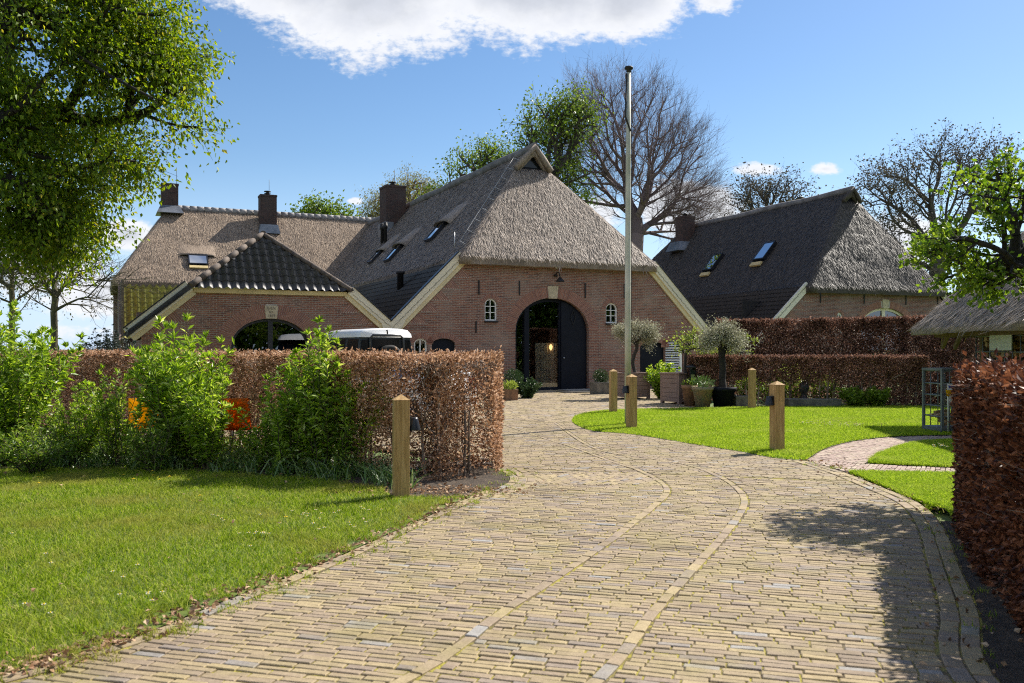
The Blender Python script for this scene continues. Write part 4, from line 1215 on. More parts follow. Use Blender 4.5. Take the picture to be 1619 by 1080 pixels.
def frame_window(T, name, x0, x1, z0, zs, zt, y, fw, mat, bars, glass, bar=.045):
    m = MB(); a = arch_pts(x0, x1, z0, zs, zt, 16); b = arch_pts(x0 + fw, x1 - fw, z0 + fw, zs, zt - fw, 16); n = len(a)
    vs = [(x, y, z) for x, z in a] + [(x, y, z) for x, z in b] + [(x, y + .05, z) for x, z in a] + [(x, y + .05, z) for x, z in b]
    fs = []
    for i in range(n):
        j = (i + 1) % n
        fs += [(i, j, n + j, n + i), (n + i, n + j, 3 * n + j, 3 * n + i)]
    m.add(vs, fs)
    cx = (x0 + x1) / 2
    for k in range(bars[0]):
        x = x0 + (x1 - x0) * (k + 1) / (bars[0] + 1); m.box((x, y + .025, (z0 + zt) / 2), (bar, .044, zt - z0 - fw * 1.2))
    for k in range(bars[1]):
        z = z0 + (zs + .1 - z0) * (k + 1) / (bars[1] + 1) + (.08 if bars[1] > 1 else 0); m.box((cx, y + .023, z), (x1 - x0 - fw * 1.2, .04, bar))
    w = m.build(name, mat, T)
    MB().extrude_xz(arch_pts(x0 + .02, x1 - .02, z0 + .02, zs, zt - .02, 16), y + .06, y + .07).build('pane', glass, w)
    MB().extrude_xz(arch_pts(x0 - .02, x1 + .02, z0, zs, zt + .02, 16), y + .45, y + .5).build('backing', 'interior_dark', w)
    return w
build_farmhouse()

# ------------------------------------------------------------- second barn on the right
def build_barn():
    T = thing('barn', 'second brick barn with dark thatched roof and two skylights, right of the flagpole', 'barn', (17.84, 43.5, 0), math.atan2(.371, .928))
    C = Vector((17.84, 43.5)); e = Vector((.928, .371)); aH = (C - e * 4.03)
    def FQ(px, py):
        t = (px - CX) / FPX; x = (C.y * t - C.x) / (.928 - .371 * t); Y = C.y + .371 * x
        return x, EYE - (py - YH) / FPX * Y
    ax0, _ = FQ(1361, 500); ax1, _ = FQ(1438, 500); _, azt = FQ(1400, 487); azs = azt - .95
    wx0, wzt = FQ(1323, 494); wx1, _ = FQ(1332, 494)
    big = (ax0, ax1, .1, azs, azt); sm = (wx0, wx1, wzt - 1.0, wzt - .25, wzt)
    outer = [(-7.4, -.3), (-7.4, 1.3), (-4.0, 4.42), (4.0, 4.42), (7.4, 1.3), (7.4, -.3)]
    wall_with_holes('front_wall', outer, [arch_pts(*big), arch_pts(*sm)], .3, 'brick_brown', T)
    m = MB(); m.box((-7.2, 10, .5), (.3, 19.4, 1.6)); m.box((7.2, 10, .5), (.3, 19.4, 1.6)); m.box((0, 19.6, 2), (14, .3, 4.4)); m.build('rear_wall', 'brick_brown', T)
    arch_ring('brick_arch', ax0, ax1, azs, azt, .34, T, skip=.15)
    arch_ring('brick_arch', wx0, wx1, wzt - .25, wzt, .14, T)
    kx = (ax0 + ax1) / 2
    MB().extrude_xz([(kx - .16, azt - .03), (kx + .16, azt - .03), (kx + .22, azt + .42), (kx - .22, azt + .42)], -.035, .05).build('keystone', 'sandstone', T, bevel=.01)
    frame_window(T, 'arched_window', *big, .12, .12, 'cream_paint', (1, 0), 'glass_dark', bar=.2)
    frame_window(T, 'window', *sm, .05, .06, 'white_paint', (1, 1), 'glass_dark')
    gable_braids('gable_brickwork', (-4.06, 4.26), (-7.2, 1.36), T, 0, side=-1)
    for px, p0, p1 in ((1297, 463, 479), (1366, 464, 480), (1432, 467, 482), (1482, 470, 482)):
        x, za = FQ(px, p0); _, zb = FQ(px, p1); MB().box((x, -.02, (za + zb) / 2), (.05, .04, za - zb)).build('wall_anchor', 'iron', T)
    for s in (-1, 1):
        a, b = Vector((s * 4.05, 4.5)), Vector((s * 7.6, 1.2)); d = (b - a).normalized(); n = Vector((-d.y, d.x)) * s
        MB().extrude_xz([tuple(a), tuple(b), tuple(b + n * .36), tuple(a + n * .36)], -.14, -.02).build('barge_board', 'cream_pale', T)
        sl = Vector((-s * 3.55, 0, 3.3)).normalized()
        O = (s * 7.75, -.16, 1.35) if s < 0 else (7.75, 19.6, 1.35)
        tile_slope('tile_roof', O, (0, -s, 0), sl, 19.8, 4.7, 'tile_black', T, clips=[((s * 4.2, 0, 4.6), sl)], seed=11 + s, amp=.045, lift=.035)
    zr = 9.7
    V = [(0, 1.45, zr), (0, 17.4, zr), (-.52, 1.68, 9.12), (.52, 1.68, 9.12), (-4.35, -.42, 4.55), (4.35, -.42, 4.55), (-4.35, 20.0, 4.55), (4.35, 20.0, 4.55)]
    F = [(0, 2, 4, 6, 1), (0, 1, 7, 5, 3), (2, 3, 5, 4), (1, 6, 7)]
    ro = thatch('barn_roof', V, F, .3, ['thatch_dark', 'reed_dark'], T, tufts=330, seed=12, amp=.045)
    MB().tube([(-.56, 1.56, 9.08), (-.28, 1.50, 9.42), (0, 1.46, 9.72), (.28, 1.50, 9.42), (.56, 1.56, 9.08)], .11, 10).build('gablet_rim', 'thatch_dark', ro)
    MB().extrude_xz([(-.4, 9.1), (.4, 9.1), (0, 9.56)], 1.76, 1.80).build('gablet_board', 'navy_paint', ro)
    MB().tube([(0, y, zr - .02 + .03 * math.sin(y)) for y in np.arange(1.5, 17.5, .8)], .17, 12).build('ridge_roll', 'thatch_ridge', ro)
    k = (zr - 4.55) / 4.35; up = Vector((1, 0, k)).normalized(); nl = Vector((-k, 0, 1)).normalized(); al = Vector((0, 1, 0))
    for y, z in ((5.2, 6.75), (9.7, 6.55)):
        p = Vector((-(zr - z) / k, y, z)) + nl * .05
        M = Matrix(((al.x, up.x, nl.x, p.x), (al.y, up.y, nl.y, p.y), (al.z, up.z, nl.z, p.z), (0, 0, 0, 1)))
        m = MB(); w, l = .85, 1.2
        for sx in (-1, 1): m.box((sx * w / 2, 0, .06), (.07, l + .07, .2), M=M)
        for sy in (-1, 1): m.box((0, sy * l / 2, .06), (w - .08, .07, .2), M=M)
        f = m.build('skylight', 'black_paint', ro)
        MB().box((0, 0, .13), (w - .07, l - .07, .02), M=M).build('skylight_pane', 'glass_sky', ro)
        MB().box((0, -l / 2 - .3, .05), (w, .25, .1), M=M).build('skylight_sill', 'yellow_paint', ro)
    c = chimney(ro, (-.9, 15.5), (.9, .9), 7.6, 10.2, pot=False)
    MB().lathe([(.14, 0), (.14, .15), (.17, .16), (.1, .24)], (-.9, 15.5, 10.2), 12).build('chimney_cowl', 'iron', c)
    MB().frustum4((-1.2, 15.3, 7.9), (1.7, 1.5), (1.2, 1.1), .6).build('flashing', 'lead', c)
    m = MB(); m.lathe([(.1, -.3), (.1, .35), (.16, .36)], (.4, 5.9, 9.4), 10); m.lathe([(.34, .52), (.05, .68)], (.4, 5.9, 9.4), 12)
    for a in range(3): m.tube([(.4 + .14 * math.cos(a * 2.1), 5.9 + .14 * math.sin(a * 2.1), 9.7), (.4 + .2 * math.cos(a * 2.1), 5.9 + .2 * math.sin(a * 2.1), 9.95)], .012, 4)
    m.build('roof_vent', 'iron', ro)
    MB().box((0, 2.5, 2), (12, .1, 4)).build('interior', 'interior_dark', T)
build_barn()

# ================================================================= TREES, HEDGES, SHRUBS
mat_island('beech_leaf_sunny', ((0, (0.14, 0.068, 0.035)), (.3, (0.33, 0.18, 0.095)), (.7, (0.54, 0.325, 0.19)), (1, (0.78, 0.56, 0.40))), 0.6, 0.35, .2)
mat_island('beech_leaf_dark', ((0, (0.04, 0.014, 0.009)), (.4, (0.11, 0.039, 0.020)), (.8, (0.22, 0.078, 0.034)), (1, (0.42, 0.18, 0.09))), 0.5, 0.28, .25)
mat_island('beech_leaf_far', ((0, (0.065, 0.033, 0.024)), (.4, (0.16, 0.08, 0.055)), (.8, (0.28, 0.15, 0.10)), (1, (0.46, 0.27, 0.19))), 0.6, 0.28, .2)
mat_island('twig', ((0, (0.10, 0.075, 0.055)), (.6, (0.20, 0.15, 0.115)), (1, (0.42, 0.36, 0.31))), 0.6, spec=.4)
mat_plain('bark_grey', (0.085, 0.07, 0.055), 0.9, scale=5, bump=.8, col2=(0.035, 0.03, 0.026), stretch=(1, 1, .3))
mat_plain('bark_green', (0.12, 0.105, 0.055), 0.9, scale=5, bump=.8, col2=(0.05, 0.045, 0.028), stretch=(1, 1, .3))
mat_plain('bark_dark', (0.035, 0.029, 0.024), 0.9, scale=5, bump=.8, col2=(0.016, 0.014, 0.012), stretch=(1, 1, .3))
mat_island('bark_beech', ((0, (0.11, 0.08, 0.08)), (1, (0.22, 0.165, 0.165))), 0.8)
mat_island('bark_bare', ((0, (0.05, 0.043, 0.038)), (1, (0.10, 0.085, 0.07))), 0.8)
mat_island('leaf_lime', ((0, (0.045, 0.095, 0.005)), (.5, (0.10, 0.17, 0.009)), (.9, (0.18, 0.26, 0.016)), (1, (0.30, 0.29, 0.06))), 0.5, 0.5, .3, tcol=(2.2, 1.9, .5))
mat_island('leaf_mid', ((0, (0.08, 0.14, 0.010)), (.6, (0.17, 0.26, 0.02)), (1, (0.28, 0.36, 0.04))), 0.45, 0.4, .4)
mat_island('leaf_bronze', ((0, (0.06, 0.065, 0.018)), (.6, (0.11, 0.12, 0.03)), (1, (0.17, 0.13, 0.05))), 0.45, 0.4, .4)
mat_island('leaf_yellow', ((0, (0.20, 0.19, 0.045)), (1, (0.34, 0.31, 0.09))), 0.5, 0.4)
mat_island('leaf_apple', ((0, (0.06, 0.12, 0.010)), (.5, (0.13, 0.22, 0.016)), (1, (0.26, 0.34, 0.04))), 0.45, 0.5, .35, tcol=(1.3, 1.3, .7))
mat_island('leaf_bud', ((0, (0.06, 0.05, 0.04)), (1, (0.15, 0.13, 0.08))), 0.6, 0.2)
mat_island('leaf_shrub', ((0, (0.10, 0.19, 0.010)), (.5, (0.22, 0.36, 0.025)), (.88, (0.36, 0.50, 0.05)), (1, (0.62, 0.66, 0.32))), 0.36, 0.5, .5, tcol=(1.4, 1.3, .7))
mat_island('leaf_shrub_dark', ((0, (0.06, 0.12, 0.010)), (.5, (0.14, 0.24, 0.022)), (.88, (0.24, 0.36, 0.05)), (1, (0.48, 0.52, 0.26))), 0.36, 0.48, .5, tcol=(1.3, 1.2, .7))
mat_island('leaf_strap', ((0, (0.05, 0.11, 0.018)), (.6, (0.12, 0.22, 0.04)), (1, (0.30, 0.38, 0.17))), 0.3, 0.3, .55)
mat_island('leaf_olive', ((0, (0.19, 0.19, 0.11)), (.6, (0.38, 0.37, 0.24)), (1, (0.60, 0.57, 0.42))), 0.5, 0.25, .4)
mat_island('leaf_box', ((0, (0.02, 0.05, 0.014)), (1, (0.06, 0.11, 0.03))), 0.4, 0.2, .5)
mat_island('leaf_blue', ((0, (0.02, 0.035, 0.03)), (1, (0.06, 0.085, 0.07))), 0.5, 0.2, .5)
mat_island('leaf_lemon', ((0, (0.20, 0.28, 0.03)), (1, (0.42, 0.48, 0.08))), 0.5, 0.35, .4)

def balls(rng, n, ells):
    """points in a union of ellipsoids [(centre, radii, weight)]; biased to the outer shell"""
    w = np.array([e[2] for e in ells], float); w /= w.sum(); out = []
    for (c, r, _), k in zip(ells, rng.multinomial(n, w)):
        d = unit(rng.normal(size=(k, 3))); q = rng.random((k, 1)) ** (1 / 2.4)
        out.append(np.array(c) + d * q * np.array(r))
    return np.concatenate(out)
def mst_tree(pts, trunk, bf=0.45, smooth=3):
    """greedy spanning tree with a path-length cost: natural branching that fills the crown"""
    trunk = np.array(trunk, float); nt = len(trunk)
    X = np.concatenate([trunk, pts]); n = len(X)
    par = np.full(n, -1); plen = np.zeros(n); order = list(range(nt))
    for i in range(1, nt):
        par[i] = i - 1; plen[i] = plen[i - 1] + np.linalg.norm(X[i] - X[i - 1]) * .6
    best = np.full(n, np.inf); bi = np.zeros(n, int); done = np.zeros(n, bool); done[:nt] = True
    def upd(j):
        d = np.linalg.norm(X - X[j], axis=1)
        c = d + bf * (plen[j] + d)
        m = (c < best) & ~done; best[m] = c[m]; bi[m] = j
    for j in range(max(1, nt // 3), nt): upd(j)
    for _ in range(n - nt):
        i = int(np.argmin(np.where(done, np.inf, best)))
        par[i] = bi[i]; plen[i] = plen[bi[i]] + np.linalg.norm(X[i] - X[bi[i]]); done[i] = True; order.append(i); upd(i)
    kids = [[] for _ in range(n)]
    for i in order:
        if par[i] >= 0: kids[par[i]].append(i)
    tips = np.zeros(n)
    for i in order[::-1]:
        if not kids[i]: tips[i] = 1
        if par[i] >= 0: tips[par[i]] += tips[i]
    for _ in range(smooth):
        Y = X.copy()
        for i in order[nt:]:
            if kids[i]:
                k = max(kids[i], key=lambda q: tips[q]); Y[i] = X[i] * .5 + (X[par[i]] + X[k]) * .25
        X = Y
    return X, par, kids, tips, order
def make_tree(name, label, cat, base, ells, trunk, trunk_r, n, bark, leafmat, seed, leaf=(0.12, 0.07), leaves_per=12, spread=0.35, bf=.45, twigs=3, twig_len=.6, sub=0, min_r=.008, up=.3,
              power=2.3, group=None, droop=.1, sides=6, hang=0.0, tip_frac=6, leaf_keep=None, twig_r=.006, gap=0):
    rng = np.random.default_rng(seed)
    T = thing(name, label, cat, base, 0, group)
    b = np.array(base)
    pts = balls(rng, int(n * (1.5 if gap else 1)), [(np.array(c) - b, r, w) for c, r, w in ells])
    if gap:
        q = np.array([noise.noise(Vector(p) * gap) + .5 * noise.noise(Vector(p) * gap * 2.3 + Vector((7, 0, 0))) for p in pts]); pts = pts[np.argsort(-q)[:n]]
    tr = [np.array(p) - b for p in trunk]
    X, par, kids, tips, order = mst_tree(pts, tr, bf)
    nt = len(tr)
    rad = np.maximum(tips, 1) ** (1 / power); rad = rad / rad[0] * trunk_r; rad = np.maximum(rad, min_r)
    for i in range(nt): rad[i] = max(rad[i], trunk_r * (1 - .45 * i / nt))
    rad[0] *= 1.35
    idx = np.array([i for i in order if par[i] >= 0]); pr = par[idx]
    r1 = rad[idx]; r0 = np.minimum(rad[pr], r1 * 1.6 + .002); r0[:nt - 1] = rad[pr][:nt - 1]
    V, F = tube_arrays(X[pr], X[idx], r0, r1, sides)
    big = r1 > trunk_r * .22
    parts = [(V, F)]
    # twigs
    src = [i for i in order[nt:] if tips[i] <= tip_frac]
    P, D, Ls = [], [], []
    cen = X[nt:].mean(0)
    for i in src:
        d = X[i] - X[par[i]]; d = d / (np.linalg.norm(d) + 1e-6); o = X[i] - cen; o = o / (np.linalg.norm(o) + 1e-6)
        for k in range(twigs):
            v = d * .8 + o * .35 + rng.normal(0, .5, 3) + np.array([0, 0, up]); v /= np.linalg.norm(v)
            P.append(X[i] if k == 0 else X[par[i]] * (rng.random() * .7) + X[i] * (1 - 0)  - X[i] * 0 - X[par[i]] * 0 if False else X[i]); D.append(v); Ls.append(twig_len * (.5 + rng.random()))
    P = np.array(P); D = np.array(D); Ls = np.array(Ls)[:, None]
    m1 = P + D * Ls * .5 + rng.normal(0, .06, P.shape) * Ls; e1 = P + D * Ls + rng.normal(0, .10, P.shape) * Ls; e1[:, 2] -= hang * Ls[:, 0]
    tw = np.full(len(P), twig_r)
    parts += [tube_arrays(P, m1, tw * 1.3, tw, 3), tube_arrays(m1, e1, tw, tw * .4, 3)]
    LP, LD = [m1, e1], [D, e1 - m1]
    for s in range(sub):
        t = rng.random((len(P), 1)); q = m1 * (1 - t) + e1 * t
        v = unit(D + rng.normal(0, .55, P.shape) + np.array([0, 0, up * .6])); e = q + v * Ls * (.35 + .3 * rng.random((len(P), 1)))
        parts.append(tube_arrays(q, e, tw * .7, tw * .3, 3)); LP.append(e); LD.append(v)
    V, F = merge([(v, np.column_stack([f, f])[:, :4] if f.shape[1] == 3 else f) for v, f in parts])
    np_mesh('trunk', V, F, bark, T, smooth=True)
    if leaves_per:
        LP = np.concatenate(LP); LD = unit(np.concatenate(LD))
        if leaf_keep is not None:
            k = leaf_keep(LP + b, rng); LP, LD = LP[k], LD[k]
        P = np.repeat(LP, leaves_per, 0); D = np.repeat(LD, leaves_per, 0)
        P = P + np.clip(rng.normal(0, spread, P.shape), -1.5 * spread, 1.5 * spread) - D * spread * .3; D = D * .5 + rng.normal(0, .6, D.shape); D[:, 2] -= droop * 2
        V, F = leaf_arrays(rng, P, D, leaf[0], leaf[1], .2, droop)
        np_mesh('crown', V, F, leafmat, T)
    return T

def ell(px, py, rx, ry, Y, dr=None, w=None):
    """crown ellipsoid seen at a photograph pixel, at distance Y"""
    s = Y / FPX; c = at(px, py, Y)
    r = (rx * s, dr if dr else (rx + ry) / 2 * s, ry * s)
    return (tuple(c), r, w if w else rx * ry)
def build_trees():
    # big lime overhanging on the left, trunk outside the frame
    Y = 17.5
    E = [ell(40, 80, 190, 170, Y), ell(190, 95, 115, 105, Y), ell(-150, 60, 260, 250, Y), ell(100, 205, 140, 70, Y, 2), ell(35, 320, 75, 70, Y, 1.6), ell(92, 345, 45, 50, Y, 1.2, 4200),
         ell(185, 250, 36, 40, Y, .9, 1800), ell(262, 160, 58, 48, Y, 1.4, 4600), ell(240, 60, 55, 50, Y, 1.4, 3000), ell(120, 290, 60, 40, Y, 1.2, 2400), ell(110, -150, 200, 160, Y)]
    tb = (-13.2, 17.8, 0)
    make_tree('lime_tree', 'large leafy lime tree overhanging the whole upper left corner', 'tree', tb, E,
              [tb, (-13.1, 17.8, 1.5), (-12.9, 17.7, 3.0), (-12.4, 17.6, 4.4), (-11.8, 17.5, 5.6), (-11.2, 17.5, 6.6)], .42, 1500, 'bark_dark', 'leaf_lime', 21,
              leaf=(.088, .058), leaves_per=15, spread=.16, gap=.6, bf=.35, twigs=3, twig_len=.6, min_r=.014, up=.0, droop=.22, hang=.08, tip_frac=4)
    # multi-stemmed young trees behind the left hedge
    Y = 36
    b = at(84, 552, Y); b.z = 0
    E = [ell(95, 400, 75, 65, Y), ell(150, 440, 70, 60, Y, w=2500), ell(50, 420, 55, 60, Y), ell(130, 350, 50, 40, Y, w=1200)]
    make_tree('young_tree', 'slender multi-stemmed tree with sparse yellow-green leaves behind the far hedge end', 'tree', b, E,
              [tuple(b), tuple(at(86, 520, Y)), tuple(at(85, 492, Y)), tuple(at(88, 470, Y))], .13, 330, 'bark_green', 'leaf_bronze', 22,
              leaf=(.12, .07), leaves_per=3, spread=.25, bf=.8, twigs=3, twig_len=.8, sub=1, min_r=.018, leaf_keep=lambda p, r: (r.random(len(p)) < .55) & (p[:, 0] < -17.2), twig_r=.008)
    Y = 42
    b = at(18, 552, Y); b.z = 0
    E = [ell(10, 400, 60, 80, Y), ell(50, 430, 45, 60, Y), ell(-40, 400, 60, 70, Y)]
    make_tree('young_tree', 'thin twin-stemmed tree half hidden by the hanging lime branches', 'tree', b, E,
              [tuple(b), tuple(at(19, 510, Y)), tuple(at(20, 480, Y)), tuple(at(18, 455, Y))], .13, 220, 'bark_green', 'leaf_bronze', 23,
              leaf=(.12, .07), leaves_per=3, spread=.25, bf=.8, twigs=3, twig_len=.8, sub=1, min_r=.018, leaf_keep=lambda p, r: r.random(len(p)) < .6, twig_r=.008)
    # great bare beech behind the barn
    Y = 72
    b = at(1003, 552, Y); b.z = 0
    E = [ell(1000, 250, 95, 105, Y), ell(1060, 285, 68, 95, Y), ell(950, 235, 60, 90, Y), ell(940, 160, 45, 30, Y, 3, 1300), ell(1085, 345, 48, 58, Y), ell(905, 300, 45, 70, Y, w=2600), ell(1090, 320, 42, 40, Y), ell(1000, 160, 70, 30, Y, 4, 1900)]
    make_tree('beech_tree', 'tall bare beech with a dome of fine purplish twigs behind the flagpole', 'tree', b, E,
              [tuple(b), tuple(at(1003, 470, Y)), tuple(at(1004, 410, Y)), tuple(at(1006, 370, Y)), tuple(at(1005, 345, Y))], .66, 1000, 'bark_beech', None, 24,
              leaves_per=0, bf=.75, twigs=4, twig_len=1.7, sub=5, min_r=.020, up=.55, tip_frac=5, twig_r=.009, power=1.95)
    Y = 66
    b = at(872, 552, Y); b.z = 0
    E = [ell(872, 225, 60, 68, Y), ell(905, 195, 42, 42, Y), ell(845, 260, 38, 60, Y), ell(900, 290, 40, 60, Y)]
    make_tree('chestnut_tree', 'tree with fresh green leaves just above the main roof peak', 'tree', b, E,
              [tuple(b), tuple(at(872, 470, Y)), tuple(at(872, 400, Y)), tuple(at(874, 340, Y)), tuple(at(876, 290, Y))], .5, 420, 'bark_grey', 'leaf_mid', 25,
              leaf=(.24, .15), leaves_per=3, spread=.40, gap=.25, bf=.5, twigs=2, twig_len=.9, sub=1, min_r=.03, twig_r=.014, droop=.2)
    Y = 78
    b = at(765, 552, Y); b.z = 0
    E = [ell(760, 270, 48, 42, Y), ell(735, 280, 30, 28, Y), ell(785, 265, 28, 30, Y), ell(700, 305, 30, 22, Y, w=500)]
    make_tree('leafy_tree', 'bright green tree rising behind the ridge of the main thatched roof', 'tree', b, E,
              [tuple(b), tuple(at(765, 450, Y)), tuple(at(764, 380, Y)), tuple(at(762, 320, Y))], .45, 230, 'bark_grey', 'leaf_mid', 26,
              leaf=(.26, .16), leaves_per=3, spread=.38, gap=.25, bf=.5, twigs=2, twig_len=.9, sub=1, min_r=.03, twig_r=.014, droop=.2)
    Y = 86
    b = at(640, 552, Y); b.z = 0
    E = [ell(638, 335, 50, 52, Y), ell(660, 310, 32, 28, Y), ell(610, 345, 28, 40, Y)]
    make_tree('willow_tree', 'pale yellow weeping tree behind the big chimney', 'tree', b, E,
              [tuple(b), tuple(at(640, 470, Y)), tuple(at(640, 400, Y)), tuple(at(640, 350, Y))], .5, 260, 'bark_beech', 'leaf_yellow', 27,
              leaf=(.22, .08), leaves_per=5, spread=.4, bf=.4, twigs=3, twig_len=1.4, sub=1, min_r=.03, up=-.2, hang=.5, twig_r=.012, droop=.4)
    Y = 80
    b = at(516, 552, Y); b.z = 0
    E = [ell(516, 352, 38, 28, Y), ell(500, 345, 20, 20, Y)]
    make_tree('leafy_tree', 'small green treetop peeping over the tan thatched ridge', 'tree', b, E,
              [tuple(b), tuple(at(516, 470, Y)), tuple(at(516, 400, Y))], .35, 130, 'bark_grey', 'leaf_mid', 28,
              leaf=(.32, .2), leaves_per=5, spread=.4, bf=.5, twigs=2, twig_len=.8, min_r=.03, twig_r=.012)
    # bare budding trees right of and behind the second barn
    Y = 78
    b = at(1215, 552, Y); b.z = 0
    E = [ell(1190, 315, 42, 32, Y), ell(1240, 312, 42, 30, Y), ell(1215, 340, 60, 35, Y)]
    make_tree('bare_tree', 'low bare budding tree behind the ridge of the second barn', 'tree', b, E,
              [tuple(b), tuple(at(1215, 470, Y)), tuple(at(1216, 400, Y)), tuple(at(1216, 370, Y))], .4, 260, 'bark_bare', 'leaf_bud', 29,
              leaf=(.22, .14), leaves_per=1, spread=.2, bf=.8, twigs=3, twig_len=1.0, sub=2, min_r=.02, twig_r=.010, up=.5, power=1.95)
    Y = 64
    b = at(1478, 552, Y); b.z = 0
    E = [ell(1470, 300, 95, 70, Y), ell(1505, 250, 62, 38, Y), ell(1415, 320, 62, 62, Y), ell(1560, 290, 60, 70, Y), ell(1440, 390, 80, 60, Y), ell(1380, 300, 30, 30, Y)]
    make_tree('bare_tree', 'wide bare budding tree standing behind the second barn at right', 'tree', b, E,
              [tuple(b), tuple(at(1480, 480, Y)), tuple(at(1482, 430, Y)), tuple(at(1484, 400, Y))], .55, 620, 'bark_bare', 'leaf_bud', 30,
              leaf=(.2, .12), leaves_per=1, spread=.2, bf=.7, twigs=3, twig_len=.9, sub=2, min_r=.018, twig_r=.008, up=.45, power=1.8)
    # fruit tree at the right edge, trunk just outside the frame
    Y = 9.8
    tb = (6.7, 10.3, 0)
    E = [ell(1560, 330, 62, 62, Y, .8), ell(1595, 265, 55, 45, Y, .8), ell(1530, 390, 62, 38, Y, .7), ell(1600, 400, 60, 60, Y, .9), ell(1660, 330, 80, 90, Y, 1), ell(1492, 400, 32, 36, 9.55, .35, 3000), ell(1590, 440, 50, 25, Y, .6, 1600), ell(1545, 430, 50, 26, Y, .5, 1500)]
    make_tree('apple_tree', 'gnarled apple tree with fresh leaves reaching in from the right edge', 'tree', tb, E,
              [tb, (6.65, 10.3, .7), (6.55, 10.2, 1.4), (6.4, 10.1, 1.9), (6.2, 9.9, 2.3)], .125, 240, 'bark_dark', 'leaf_apple', 31,
              leaf=(.064, .046), leaves_per=4, spread=.035, gap=1.1, bf=.35, twigs=2, twig_len=.17, sub=1, min_r=.011, up=.35, droop=.05, tip_frac=4, twig_r=.0045, power=1.85)
build_trees()

